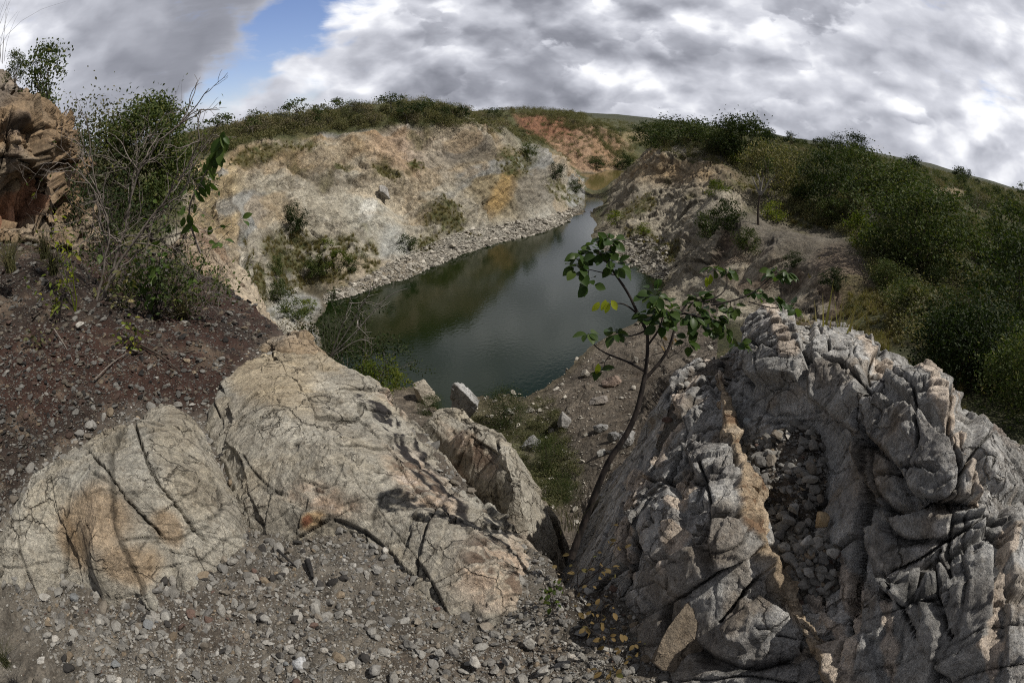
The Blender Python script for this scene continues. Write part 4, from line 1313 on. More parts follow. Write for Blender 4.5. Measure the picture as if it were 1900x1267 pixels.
# ---- the ochre crag at the left
def crag_detail(p, X, Y, n, d):
    JC = [(0.5, 0.3, 0.8), (0.75, -0.6, 0.2), (-0.5, 0.2, 0.85)]
    h1, e1, t1 = joints(p, JC, (0.85, 1.0, 1.3), 181, 0.2, 0.8, -0.2)
    h2, e2, t2 = joints(p, [JC[1], JC[2], JC[0]], (0.33, 0.4, 0.5), 182, 0.25, 0.8, -0.1)
    h3, e3, t3 = joints(p, JC, (0.12, 0.15, 0.17), 183, 0.3, 0.8)
    hc = lines(X, Y, [[(20, 375), (60, 350), (95, 335), (110, 320)], [(28, 235), (60, 275), (90, 300)], [(0, 150), (50, 175), (60, 200)], [(10, 420), (70, 385), (120, 340)], [(20, 220), (15, 300), (0, 360)]], 6)
    c1, c2, c3 = sstep(e1, 0.03, 0), sstep(e2, 0.04, 0), sstep(e3, 0.08, 0)
    k1, k2, k3 = chips(p, 1.15, 191), chips(p, 0.42, 192), chips(p, 0.15, 193)
    off = 0.40 * k1 + 0.22 * k2 + 0.09 * k3 + 0.34 * h1 + 0.15 * h2 + 0.03 * h3 + 0.1 * fbm(p * 1.1, 4, 184) + 0.02 * fbm(p * 6, 4, 188) - 0.08 * c1 - 0.03 * c2 - 0.006 * c3 - 0.18 * hc
    return off, 1 + 0.2 * (t1 - 0.5) + 0.25 * (t2 - 0.5) + 0.15 * (t3 - 0.5), 0.6 * c1 + 0.4 * c2 + 0.2 * c3 + 0.8 * hc


def crag_colour(p, X, Y, n, d):
    c = np.tile(np.array((0.235, 0.165, 0.10), np.float32), (len(p), 1))
    c = mixc(c, sstep(fbm(p * 0.9, 4, 185), -0.05, 0.35), (0.20, 0.17, 0.13), 0.75)
    c = mixc(c, sstep(fbm(p * 1.6, 4, 186), 0.1, 0.4), (0.31, 0.215, 0.12), 0.7)
    c = mixc(c, sstep(fbm(p * 2.6, 4, 187), 0.2, 0.5), (0.13, 0.10, 0.08), 0.7)
    c = mixc(c, spot(X, Y, 10, 120, 50, 70, 0), (0.20, 0.18, 0.16), 0.7)
    c = mixc(c, spot(X, Y, 90, 430, 90, 40, 0), (0.27, 0.23, 0.175), 0.7)
    c = mixc(c, spot(X, Y, 60, 375, 60, 14, -20), (0.28, 0.105, 0.05), 0.6)
    return c


cn_ = at(40, 300, r=7.4)
cN = np.array((-cn_[0], -cn_[1], 0)) / math.hypot(cn_[0], cn_[1])
cN = cN * math.cos(0.25) + np.array((0, 0, 1)) * math.sin(0.25)
cU = np.array((-cN[1], cN[0], 0))
cU /= np.linalg.norm(cU)
cV = np.cross(cN, cU)
crag = outcrop('rock_crag', [
    (-266, 32, 7.6), (-126, 52, 7.8), (-6, 78, 8.0), (18, 98, 8.0), (30, 128, 8.0), (48, 154, 8.1), (64, 176, 8.1), (96, 188, 8.2), (110, 210, 8.2), (122, 233, 8.2), (110, 258, 8.2), (108, 289, 8.2), (122, 327, 8.1), (126, 369, 8.0),
    (154, 420, 7.7), (162, 470, 7.3), (92, 480, 7.0), (14, 470, 6.8), (-126, 470, 6.4), (-266, 440, 6.4)],
    [(-6, 174, 7.5), (42, 225, 7.3), (76, 246, 7.6), (42, 297, 7.2), (-26, 276, 7.1), (76, 318, 7.5), (24, 359, 7.2), (86, 369, 7.9), (52, 395, 7.4), (62, 430, 6.9), (122, 430, 7.4), (-6, 420, 6.9), (-126, 246, 7.0)],
    0.014, crag_detail, crag_colour, M_CRAG, frame=(cU, cV, cN), r_mode=True, margin=0.9, slope=3.2, drop=0.25, edge=0.12, wobble=0.12, seed=440)
tag(crag, 'tall ochre and grey rock crag of stacked angular blocks above dark soil', 'rock crag')


# ------------------------------------------------------------------ loose stones
rng = np.random.default_rng(7)


def ico(sub):
    t = (1 + 5 ** 0.5) / 2
    v = [(-1, t, 0), (1, t, 0), (-1, -t, 0), (1, -t, 0), (0, -1, t), (0, 1, t), (0, -1, -t), (0, 1, -t), (t, 0, -1), (t, 0, 1), (-t, 0, -1), (-t, 0, 1)]
    f = [(0, 11, 5), (0, 5, 1), (0, 1, 7), (0, 7, 10), (0, 10, 11), (1, 5, 9), (5, 11, 4), (11, 10, 2), (10, 7, 6), (7, 1, 8), (3, 9, 4), (3, 4, 2), (3, 2, 6), (3, 6, 8), (3, 8, 9), (4, 9, 5), (2, 4, 11), (6, 2, 10), (8, 6, 7), (9, 8, 1)]
    v = [np.array(x, float) / np.linalg.norm(x) for x in v]
    for _ in range(sub):
        mid, nf = {}, []

        def m_(a, b_):
            k_ = (min(a, b_), max(a, b_))
            if k_ not in mid:
                w = v[a] + v[b_]
                v.append(w / np.linalg.norm(w))
                mid[k_] = len(v) - 1
            return mid[k_]
        for a, b_, c in f:
            x, y, z = m_(a, b_), m_(b_, c), m_(c, a)
            nf += [(a, x, z), (b_, y, x), (c, z, y), (x, y, z)]
        f = nf
    return np.array(v), np.array(f)


def stone_shape(seed, sub, planes=9, rough=0.05):
    """an angular stone: a ball cut by random planes"""
    r_ = np.random.default_rng(seed)
    v, f = ico(sub)
    nrm = r_.normal(size=(planes, 3))
    nrm /= np.linalg.norm(nrm, axis=1)[:, None]
    dd = r_.uniform(0.34, 0.9, planes)
    proj = v @ nrm.T
    rad = np.where(proj > 0.05, dd / np.maximum(proj, 0.05), 9).min(1)
    rad = np.minimum(rad, 1.15 if sub > 1 else 1.35)
    if sub >= 3:
        rad *= 1 + rough * 2 * fbm(v * 2.2 + seed, 4, seed) + rough * 0.7 * fbm(v * 7 + seed, 4, seed + 1)
    return v * rad[:, None], f


PROTO = [stone_shape(900 + i, 1, 5) for i in range(10)]


def rot_matrices(n, rg):
    a, b_, c = rg.uniform(0, 2 * math.pi, n), rg.uniform(-0.6, 0.6, n), rg.uniform(0, 2 * math.pi, n)
    ca, sa, cb, sb, cc, sc_ = np.cos(a), np.sin(a), np.cos(b_), np.sin(b_), np.cos(c), np.sin(c)
    z, o = np.zeros(n), np.ones(n)
    Ra = np.stack([ca, -sa, z, sa, ca, z, z, z, o], -1).reshape(n, 3, 3)
    Rb = np.stack([o, z, z, z, cb, -sb, z, sb, cb], -1).reshape(n, 3, 3)
    Rc = np.stack([cc, -sc_, z, sc_, cc, z, z, z, o], -1).reshape(n, 3, 3)
    return Ra @ Rb @ Rc


def stone_mesh(name, pos, size, colr, material):
    """many small stones as one heap"""
    n = len(pos)
    which = rng.integers(0, len(PROTO), n)
    Rm = rot_matrices(n, rng)
    asp = np.stack([rng.uniform(0.8, 1.25, n), rng.uniform(0.7, 1.1, n), rng.uniform(0.4, 0.75, n)], 1)
    VV, FF, CC = [], [], []
    o = 0
    for k_ in range(len(PROTO)):
        ii = np.nonzero(which == k_)[0]
        pv, pf = PROTO[k_]
        w = pv[None] * asp[ii][:, None, :]
        w = np.einsum('nij,nkj->nki', Rm[ii], w) * (0.5 * size[ii])[:, None, None] + pos[ii][:, None, :]
        VV.append(w.reshape(-1, 3))
        FF.append((pf[None] + (np.arange(len(ii)) * len(pv))[:, None, None] + o).reshape(-1, 3))
        CC.append(np.repeat(colr[ii], len(pv), 0))
        o += len(ii) * len(pv)
    return new_mesh(name, np.concatenate(VV), np.concatenate(FF), material, cols=np.concatenate(CC), smooth=False)


TV = TERR_V.reshape(-1, 3)
tX, tY = topix(TV)
tD = np.linalg.norm(TV, axis=1)
inf_ = (tX > -60) & (tX < 1960) & (tY > 300) & (tY < 1300)


def pick(mask, n):
    c = np.nonzero(mask)[0]
    return rng.choice(c, min(n, len(c)), replace=False)


soil_zone = nearm & inf_ & (tD < 13) & (tX < 640) & (tY < np.interp(tX, [0, 60, 180, 250, 390, 450, 520], [960, 860, 780, 750, 745, 660, 610]))
grit_zone = nearm & inf_ & (tD < 6) & ~soil_zone
g1 = pick(grit_zone, 42000)
g2 = pick(soil_zone, 15000)


def stone_tints(n, warm):
    base = np.array([(0.30, 0.29, 0.265), (0.22, 0.215, 0.205), (0.36, 0.35, 0.325), (0.26, 0.215, 0.16), (0.33, 0.235, 0.13), (0.055, 0.05, 0.048), (0.47, 0.45, 0.41), (0.20, 0.225, 0.25), (0.19, 0.10, 0.07)])
    p_ = np.array([34, 26, 20, 12, 4, 6, 3, 1, 1.5], float) if not warm else np.array([12, 20, 4, 26, 7, 12, 2, 0, 8], float)
    c = base[rng.choice(len(base), n, p=p_ / p_.sum())]
    c = 0.55 * c + 0.45 * c.mean(1, keepdims=True) * np.array((1.03, 1.0, 0.93))
    return c * rng.uniform(0.7, 1.2, (n, 1))


sz = tD[g1] / 1070 * np.clip(rng.pareto(2.2, len(g1)) * 2.9 + 2.2, 2.2, 20)
gp = TV[g1] + np.stack([rng.normal(0, 0.004, len(g1)), rng.normal(0, 0.004, len(g1)), sz * 0.12], 1)
g3 = pick(grit_zone & (tX > 1370) & (tX < 1640) & (tY > 720) & (tY < 1110), 3500)
sz3 = tD[g3] / 1070 * np.clip(rng.pareto(1.8, len(g3)) * 5.0 + 4.0, 4, 26)
gp = np.concatenate([gp, TV[g3] + np.stack([sz3 * 0, sz3 * 0, sz3 * rng.uniform(0.1, 0.5, len(g3))], 1)])
sz, g1 = np.concatenate([sz, sz3]), np.concatenate([g1, g3])
gravel = stone_mesh('gravel', gp, sz, stone_tints(len(g1), False) * 0.72, M_STONE)
tag(gravel, 'loose grey angular gravel covering the ledge', None, None, 'stuff')
sz = tD[g2] / 1070 * np.clip(rng.pareto(2.2, len(g2)) * 2.2 + 1.8, 1.6, 13)
gp = TV[g2] + np.stack([np.zeros(len(g2)), np.zeros(len(g2)), sz * 0.12], 1)
grit = stone_mesh('soil_gravel', gp, sz, stone_tints(len(g2), True) * 0.42, M_STONE)
tag(grit, 'brown and cream stones strewn over dark soil', None, None, 'stuff')

# rubble at the foot of the faces
sho = (tD > 38) & (tD < 150) & inf_ & (TV[:, 2] > -20.1) & farm
toe_y = np.interp(tX, [500, 600, 700, 760, 800, 870, 950, 1010, 1050, 1085], [590, 562, 533, 516, 496, 468, 446, 430, 411, 385])
z1 = sho & (tX > 600) & (tX < 1080) & (tY < toe_y + 3) & (tY > toe_y - np.interp(tX, [500, 640, 760, 860, 1000, 1080], [12, 18, 46, 42, 28, 12]))
z2 = sho & (tX > 1110) & (tX < 1240) & (tY > 440) & (tY < 520)
z3 = (tD > 18) & (tD < 60) & farm & inf_ & (tX > 760) & (tX < 1330) & (tY > 560) & (TV[:, 2] > -20.05)
ids = np.concatenate([pick(z1, 9000), pick(z2, 2500), pick(z3, 3500)])
sz = tD[ids] / 1070 * np.clip(rng.pareto(2.1, len(ids)) * 1.6 + 1.4, 1.4, 11)
rc = np.array((0.34, 0.32, 0.28)) * rng.uniform(0.55, 1.35, (len(ids), 1))
rc[tX[ids] > 1100] *= 0.8
rubble = stone_mesh('rubble', TV[ids] + np.array((0, 0, 0.05)), sz, rc, M_BOULDER)
tag(rubble, 'pale broken rubble along the foot of the quarry faces and shore', None, None, 'stuff')


def boulder(px, py, w_px, h_px, seed, colr, label, cat='boulder', group=None, rmin=14.0, sub=4, name='boulder', mat=None, sink=0.25, p=None):
    p = hit(px, py + h_px * 0.4, rmin) if p is None else p
    dd = np.linalg.norm(p)
    v, f = stone_shape(seed, sub, 18 if sub >= 4 else 10)
    v = v * (1.15 if sub >= 4 else 1.0)
    r_ = np.random.default_rng(seed)
    w, h_ = w_px / 1070 * dd * 0.56, h_px / 1070 * dd * 0.62
    a = math.atan2(p[0], p[1])
    fwd, rt = np.array((math.sin(a), math.cos(a), 0)), np.array((math.cos(a), -math.sin(a), 0))
    V_ = v[:, :1] * w * rt + v[:, 1:2] * (0.5 * (w + h_)) * fwd + v[:, 2:] * np.array((0, 0, 1)) * h_
    V_ = V_ + np.array((0, 0, h_ * (1 - 2 * sink)))
    if sub >= 3:
        s0 = max(w, h_)
        hh, ee, tt = blocks(V_ / s0, 0.55, seed, 1.4, 0.5)
        V_ += (v * ((0.07 * hh - 0.03 * sstep(ee, 0.05, 0)) * s0)[:, None])
        cc = np.asarray(colr) * (1 + 0.3 * fbm(V_ / s0 * 1.6 + seed, 4, seed))[:, None] * (1 + 0.25 * (tt - 0.5))[:, None] * (1 - 0.5 * sstep(ee, 0.04, 0))[:, None]
    else:
        cc = np.tile(np.asarray(colr) * r_.uniform(0.8, 1.15), (len(V_), 1))
    o = new_mesh(name, V_, f, mat or M_BOULDER, cols=np.clip(cc, 0.02, 0.8), smooth=sub >= 3)
    o.location = [float(x) for x in p]
    return tag(o, label, cat, group)


GB = 'boulders on the near shore'
boulder(866, 742, 66, 66, 11, (0.30, 0.30, 0.295), 'largest grey boulder at the near water edge', group=GB, sub=5)
boulder(794, 730, 52, 44, 12, (0.38, 0.345, 0.285), 'pale cream boulder left of the largest grey boulder by the water', group=GB, sub=5)
boulder(1140, 704, 34, 26, 13, (0.22, 0.17, 0.14), 'reddish brown boulder on the slope behind the sapling branch', group=GB)
boulder(1111, 741, 30, 20, 14, (0.23, 0.21, 0.19), 'low grey brown boulder below the reddish one on the bank', group=GB)
boulder(1047, 778, 30, 36, 15, (0.25, 0.245, 0.235), 'upright grey boulder at the edge of the turf', group=GB)
boulder(1119, 790, 28, 20, 16, (0.24, 0.24, 0.235), 'upper one of three grey boulders left of the sapling trunk', group=GB)
boulder(1137, 806, 26, 24, 17, (0.20, 0.20, 0.20), 'middle one of three grey boulders left of the sapling trunk', group=GB)
boulder(1162, 812, 30, 28, 18, (0.27, 0.27, 0.265), 'lighter grey boulder touching the sapling trunk outline', group=GB)
boulder(1114, 840, 20, 16, 19, (0.25, 0.25, 0.24), 'lowest grey boulder on the bank beside the turf', group=GB)
boulder(943, 762, 22, 20, 20, (0.33, 0.32, 0.29), 'light grey boulder in the turf right of the green bush', group=GB)
boulder(986, 759, 16, 12, 21, (0.40, 0.38, 0.33), 'small cream boulder in the turf, left of a smaller neighbour', group=GB)
boulder(1002, 760, 11, 9, 22, (0.38, 0.36, 0.31), 'smallest cream boulder in the turf', group=GB)
boulder(985, 824, 48, 24, 23, (0.25, 0.25, 0.245), 'broad flat grey boulder above the dark bushes', group=GB)
boulder(1086, 694, 20, 12, 24, (0.30, 0.28, 0.245), 'small tan boulder on the shore slope near the water', group=GB)
GF = 'boulders at the foot of the far quarry wall'
boulder(628, 546, 24, 15, 31, (0.36, 0.34, 0.30), 'pale rounded boulder at the far shore, left of a flatter one', group=GF, rmin=30)
boulder(655, 541, 26, 12, 32, (0.32, 0.305, 0.27), 'flat grey boulder at the far shore below the grassy bay', group=GF, rmin=30)
boulder(548, 537, 14, 12, 33, (0.34, 0.32, 0.28), 'small pale boulder beside the lowest shrub at the far shore', group=GF, rmin=30)
boulder(712, 354, 22, 26, 34, (0.30, 0.29, 0.275), 'grey block sticking out of the middle of the quarry wall', group=GF, rmin=40)
boulder(840, 455, 14, 9, 35, (0.40, 0.375, 0.32), 'cream boulder in the rubble at the wall foot', group=GF, rmin=40)

# the brown block lying under the grey ridge
bp_ = at(1255, 1215, z=-1.72)
bx = stone_shape(5, 5, 9, 0.03)[0]
_, bf = ico(5)
bv = np.sign(bx) * np.abs(bx) ** 0.8 * np.array((0.17, 0.14, 0.13))
ca_, sa_ = math.cos(0.5), math.sin(0.5)
bv = bv @ np.array(((ca_, sa_, 0), (-sa_, ca_, 0), (0, 0, 1)))
blk_c = np.array((0.20, 0.165, 0.125)) * (1 + 0.35 * fbm(bv * 9, 5, 5))[:, None]
blk = new_mesh('rock_block', bv, bf, M_SLAB, cols=blk_c)
blk.location = [float(x) for x in bp_ + np.array((0, 0, 0.08))]
tag(blk, 'brown squarish rock block lying at the foot of the grey ridge', 'boulder')

STONES = [(565, 1225, 34), (690, 1110, 26), (150, 600, 16), (980, 1188, 24), (470, 1145, 22), (338, 1010, 26), (290, 1145, 40), (640, 1230, 18), (1010, 1240, 22), (80, 1225, 18), (880, 1225, 26), (760, 1190, 24),
          (820, 1210, 20), (700, 1240, 24), (410, 1200, 20), (520, 1180, 18), (940, 1225, 20), (1060, 1215, 20), (330, 1230, 22), (180, 1190, 22), (1395, 770, 54), (1440, 800, 26), (1470, 940, 24), (1500, 1000, 30), (1455, 1010, 22),
          (1520, 960, 34), (1490, 880, 22), (1430, 870, 20), (1540, 1020, 26), (1500, 1060, 24), (1460, 960, 26), (345, 668, 14), (290, 700, 10), (360, 690, 12), (250, 650, 14), (385, 600, 12)]
for i, (px, py, w) in enumerate(STONES):
    cc = stone_tints(1, i > 30)[0]
    if cc.max() < 0.1:
        cc = np.array((0.3, 0.28, 0.25))
    front, trough = py > 1090, px > 1380
    lab = 'loose angular grey stone lying in the rubble trough' if trough else ('loose angular stone in the grey gravel at the front' if front else 'loose stone lying on the dark soil or slab at the left')
    if (px, py) == (565, 1225):
        cc, lab = np.array((0.36, 0.37, 0.38)), 'biggest bluish white flat stone in the front gravel'
    if (px, py) == (1395, 770):
        cc, lab = np.array((0.36, 0.38, 0.38)), 'pale squarish block at the head of the rubble trough'
    if (px, py) == (1520, 960):
        cc, lab = np.array((0.36, 0.27, 0.16)), 'tan orange stone in the middle of the rubble trough'
    boulder(px, py, w, w * 0.7, 600 + i, cc, lab, cat='stone', group='loose stones on the ledge', rmin=0.5, sub=3, name='stone', mat=M_STONE, sink=0.3)


# ------------------------------------------------------------------ plants
def tubes(paths, sides=5):
    """tapered tubes: list of (points (n,3), radii (n))"""
    VV, FF, o = [], [], 0
    for pts, rad in paths:
        pts = np.asarray(pts, float)
        n = len(pts)
        t = np.gradient(pts, axis=0)
        t /= np.maximum(np.linalg.norm(t, axis=1, keepdims=True), 1e-9)
        ref = np.array((0.31, 0.12, 0.94)) if abs(t[0, 2]) < 0.8 else np.array((0.94, 0.31, 0.12))
        u = np.cross(t, ref)
        u /= np.maximum(np.linalg.norm(u, axis=1, keepdims=True), 1e-9)
        w = np.cross(t, u)
        a = np.linspace(0, 2 * math.pi, sides, endpoint=False)
        ring = pts[:, None] + np.asarray(rad)[:, None, None] * (np.cos(a)[None, :, None] * u[:, None] + np.sin(a)[None, :, None] * w[:, None])
        VV.append(ring.reshape(-1, 3))
        i = np.arange(n * sides).reshape(n, sides) + o
        j = np.roll(i, -1, 1)
        FF.append(np.stack([i[:-1], j[:-1], j[1:], i[1:]], -1).reshape(-1, 4))
        o += n * sides
    return np.concatenate(VV), np.concatenate(FF)


def wiggle(a, b_, n, amp, rg):
    a, b_ = np.asarray(a, float), np.asarray(b_, float)
    t = np.linspace(0, 1, n)[:, None]
    L = np.linalg.norm(b_ - a)
    w = np.cumsum(rg.normal(0, 1, (n, 3)), 0) * amp * L / n
    w -= w[0] + (w[-1] - w[0]) * t
    return a + (b_ - a) * t + w


def spline(pts, n):
    """smooth curve through given points"""
    pts = np.asarray(pts, float)
    s = np.concatenate([[0], np.cumsum(np.linalg.norm(np.diff(pts, axis=0), axis=1))])
    q_ = np.linspace(0, s[-1], n)
    out = np.stack([np.interp(q_, s, pts[:, k_]) for k_ in range(3)], 1)
    for _ in range(3):
        out[1:-1] = 0.25 * out[:-2] + 0.5 * out[1:-1] + 0.25 * out[2:]
    return out


def unit(v):
    return v / np.maximum(np.linalg.norm(v, axis=-1, keepdims=True), 1e-9)


def leaf_cards(cent, size, rg, up=0.4, narrow=0.55):
    """one small pointed leaf (two faces) per centre"""
    n = len(cent)
    d = unit(rg.normal(size=(n, 3)) + np.array((0, 0, -0.2)))
    nr = unit(np.cross(d, rg.normal(size=(n, 3)) + np.array((0, 0, up))))
    s = unit(np.cross(d, nr))
    L = (size * rg.uniform(0.65, 1.25, n))[:, None]
    W = L * narrow * 0.5
    b_ = cent - d * L * 0.5
    t = cent + d * L * 0.5
    m_ = cent - d * L * 0.05
    V_ = np.stack([b_, m_ + s * W + nr * W * 0.35, t, m_ - s * W + nr * W * 0.35], 1).reshape(-1, 3)
    F_ = np.arange(4 * n).reshape(n, 4)
    return V_, F_


def ovate_leaves(base, d, nrm, L, wid=0.72, droop=0.25):
    """larger near leaves: rounded blade folded on the midrib; arrays of bases, directions, normals, lengths"""
    d = unit(d)
    s = unit(np.cross(d, nrm))
    nr = unit(np.cross(s, d))
    prof = [(0.0, 0.02), (0.16, 0.30), (0.38, 0.47), (0.62, 0.46), (0.84, 0.27), (1.0, 0.02)]
    V_ = []
    for x, w in prof:
        c = base + d * (x * L)[:, None] - nr * (droop * x * x * L)[:, None]
        ww = (w * wid * L)[:, None]
        V_ += [c - s * ww + nr * ww * 0.28, c, c + s * ww + nr * ww * 0.28]
    V_ = np.stack(V_, 1)
    k_ = V_.shape[1]
    F_ = []
    for i in range(len(prof) - 1):
        F_ += [(3 * i, 3 * i + 1, 3 * i + 4, 3 * i + 3), (3 * i + 1, 3 * i + 2, 3 * i + 5, 3 * i + 4)]
    F_ = np.array(F_)[None] + (np.arange(len(base)) * k_)[:, None, None]
    return V_.reshape(-1, 3), F_.reshape(-1, 4)


L_TREE = leaf_material('tree_leaf', (0.024, 0.040, 0.012), (0.040, 0.058, 0.018), (0.080, 0.088, 0.030), 0.25)
L_SCRUB = leaf_material('scrub_leaf', (0.066, 0.074, 0.034), (0.10, 0.104, 0.050), (0.16, 0.145, 0.075), 0.25)
L_GREYSCRUB = leaf_material('grey_scrub_leaf', (0.085, 0.085, 0.055), (0.115, 0.105, 0.066), (0.15, 0.135, 0.09), 0.2)
L_BRIGHT = leaf_material('fresh_leaf', (0.060, 0.090, 0.016), (0.10, 0.13, 0.022), (0.19, 0.19, 0.03), 0.4)
L_SAP = leaf_material('sapling_leaf', (0.040, 0.075, 0.020), (0.062, 0.10, 0.027), (0.095, 0.135, 0.035), 0.35, 0.4)
L_YEL = leaf_material('yellow_leaf', (0.16, 0.20, 0.02), (0.22, 0.26, 0.03), (0.26, 0.27, 0.04), 0.5, 0.4)
L_DRY = leaf_material('dry_leaf', (0.16, 0.115, 0.05), (0.12, 0.09, 0.04), (0.10, 0.11, 0.035), 0.3)
L_STRAW = leaf_material('straw', (0.17, 0.145, 0.075), (0.13, 0.12, 0.055), (0.085, 0.10, 0.035), 0.3)
B_DARK = bark_material('dark_bark', (0.045, 0.035, 0.028), (0.085, 0.068, 0.055), 30)
B_SAP = bark_material('sapling_bark', (0.012, 0.010, 0.009), (0.042, 0.033, 0.028), 45)
B_PALE = bark_material('pale_bark', (0.30, 0.28, 0.25), (0.16, 0.14, 0.125), 30)
B_GREY = bark_material('grey_bark', (0.095, 0.08, 0.068), (0.20, 0.172, 0.148), 50)
B_CACTUS = bark_material('cactus_skin', (0.055, 0.065, 0.035), (0.085, 0.085, 0.055), 20)


def crown_mesh(rg, H, R, nclump, nleaf, lsize, base=0.25, flat=1.0, loose=0.2):
    """leaf positions of a crown about 1.0 high: leaves cluster on limb ends"""
    lim, cl = [], []
    for i in range(nclump):
        a = rg.uniform(0, 2 * math.pi)
        v = rg.uniform(0, 1) ** 0.8
        zz = base + (1 - base) * v
        rr = math.sqrt(max(0.02, 1 - ((v - 0.38) / 0.66) ** 2)) * R * rg.uniform(0.35, 1.0) ** 0.6
        rr *= 1 + 0.22 * math.sin(3 * a + R * 7) + 0.15 * math.sin(5 * a + 2)
        cl.append((rr * math.cos(a), rr * math.sin(a), zz * H * rg.uniform(0.92, 1.06)))
    cl = np.array(cl)
    which = rg.integers(0, nclump, nleaf)
    spread = rg.uniform(0.10, 0.22, nclump)[which][:, None] * R * np.array((1.25, 1.25, 0.75 * flat))
    pos = cl[which] + rg.normal(size=(nleaf, 3)) * spread
    out = rg.random(nleaf) < loose
    pos[out] += rg.normal(size=(out.sum(), 3)) * R * 0.12
    pos[:, 2] = np.maximum(pos[:, 2], 0.04 * H)
    V_, F_ = leaf_cards(pos, np.full(nleaf, lsize), rg)
    return V_, F_, cl


def make_tree(name, seed, nclump, nleaf, lsize, leafmat, barkmat, R=0.55, base=0.25, limbs=10, trunk_r=0.022, flat=1.0, stems=1, loose=0.2):
    """a tree 1 m high standing at the origin: trunk with limbs, crown of leaves"""
    rg = np.random.default_rng(seed)
    root = empty(name, (0, 0, 0))
    V_, F_, cl = crown_mesh(rg, 1.0, R, nclump, nleaf, lsize, base, flat, loose)
    paths = []
    fork = np.array((rg.normal() * 0.03, rg.normal() * 0.03, max(0.06, base * 0.8)))
    for s_ in range(stems):
        b0 = np.array((rg.normal() * 0.02 * stems, rg.normal() * 0.02 * stems, -0.05))
        fk = fork + np.array((rg.normal(), rg.normal(), 0)) * 0.05 * (stems - 1)
        paths.append((wiggle(b0, fk, 6, 0.25, rg), np.linspace(trunk_r, trunk_r * 0.75, 6)))
        for i in range(max(2, limbs // stems)):
            c = cl[rg.integers(0, len(cl))]
            mid = fk + (c - fk) * 0.45 + np.array((0, 0, 0.06)) + rg.normal(size=3) * 0.02
            pth = np.vstack([wiggle(fk, mid, 5, 0.3, rg), wiggle(mid, c, 5, 0.4, rg)[1:]])
            paths.append((pth, np.linspace(trunk_r * 0.6, trunk_r * 0.12, len(pth))))
    tv, tf = tubes(paths, 5)
    new_mesh('trunk', tv, tf, barkmat, root)
    new_mesh('crown', V_, F_, leafmat, root, smooth=False)
    return root


def grow(rg, p, d, L, r, depth, out, spread=0.55, kids=(2, 4), gnarl=0.35, upward=0.1):
    n = 6
    q_ = [p]
    dd = d
    for _ in range(n - 1):
        dd = unit(dd + rg.normal(size=3) * gnarl * 0.45 + np.array((0, 0, upward)) * 0.3)
        q_.append(q_[-1] + dd * L / (n - 1))
    q_ = np.array(q_)
    out.append((q_, np.linspace(r, r * 0.55, n)))
    if depth <= 0:
        return
    for _ in range(rg.integers(kids[0], kids[1] + 1)):
        k_ = rg.integers(2, n)
        nd = unit(unit(q_[k_] - q_[k_ - 1]) + rg.normal(size=3) * spread)
        grow(rg, q_[k_], nd, L * rg.uniform(0.5, 0.8), r * 0.55, depth - 1, out, spread, kids, gnarl, upward)


def make_bare(name, seed, depth=4, mat=None):
    """a leafless small tree 1 m high"""
    rg = np.random.default_rng(seed)
    root = empty(name, (0, 0, 0))
    out = []
    for s_ in range(3):
        grow(rg, np.array((0, 0, -0.03)), unit(np.array((rg.normal() * 0.4, rg.normal() * 0.4, 1.0))), 0.45, 0.016, depth, out, 0.5, (2, 3), 0.3, 0.25)
    tv, tf = tubes(out[:3], 5)
    new_mesh('trunk', tv, tf, mat, root)
    tv, tf = tubes(out[3:], 4)
    new_mesh('crown', tv, tf, mat, root)
    return root


used_proto = set()


def plant(proto, p, h, label, cat, group, wide=1.0, rz=None, name=None):
    """stand a copy of a prototype at p, h metres high"""
    o = proto
    if proto.name in used_proto:
        o = copy_tree(proto)
    used_proto.add(proto.name)
    o.location = [float(v) for v in p]
    o.scale = (h * wide, h * wide, h)
    o.rotation_euler = (0, 0, random.uniform(0, 6.28) if rz is None else rz)
    tag(o, label, cat, group)
    return o


random.seed(3)
T_NEAR = [make_tree('tree', 50 + i, 60, 9000, 0.042, L_TREE, B_DARK, R=0.55, base=0.10, limbs=16) for i in range(2)]
T_MID = [make_tree('tree', 60 + i, 42, 3600, 0.060, L_TREE, B_DARK, R=0.58, base=0.12, limbs=12) for i in range(3)]
T_MIDS = [make_tree('tree', 70 + i, 36, 2600, 0.060, L_SCRUB, B_GREY, R=0.6, base=0.15, limbs=14, loose=0.4) for i in range(2)]
T_FAR = [make_tree('tree', 80 + i, 16, 700, 0.11, L_TREE, B_DARK, R=0.55, base=0.22, limbs=6) for i in range(3)]
T_UMB = [make_tree('tree', 90 + i, 14, 420, 0.10, L_TREE, B_GREY, R=0.62, base=0.62, limbs=9, flat=0.5) for i in range(2)]
S_FAR = [make_tree('shrub', 100 + i, 16, 700, 0.12, L_SCRUB, B_GREY, R=0.75, base=0.05, limbs=6, stems=2, loose=0.4) for i in range(3)]
S_GREY = [make_tree('shrub', 110 + i, 18, 520, 0.10, L_GREYSCRUB, B_GREY, R=0.7, base=0.10, limbs=14, stems=2, loose=0.6) for i in range(2)]
S_GREEN = [make_tree('shrub', 120 + i, 26, 1800, 0.085, L_TREE, B_DARK, R=0.6, base=0.02, limbs=8, stems=2) for i in range(2)]
S_FINE = [make_tree('shrub', 125 + i, 50, 7000, 0.034, L_TREE, B_DARK, R=0.6, base=0.02, limbs=14, stems=3, loose=0.4) for i in range(2)]
S_BRIGHT = [make_tree('shrub', 130 + i, 20, 1200, 0.09, L_BRIGHT, B_DARK, R=0.6, base=0.04, limbs=8, stems=2) for i in range(2)]
BARE = [make_bare('bare_tree', 140 + i, 4, B_GREY) for i in range(2)]


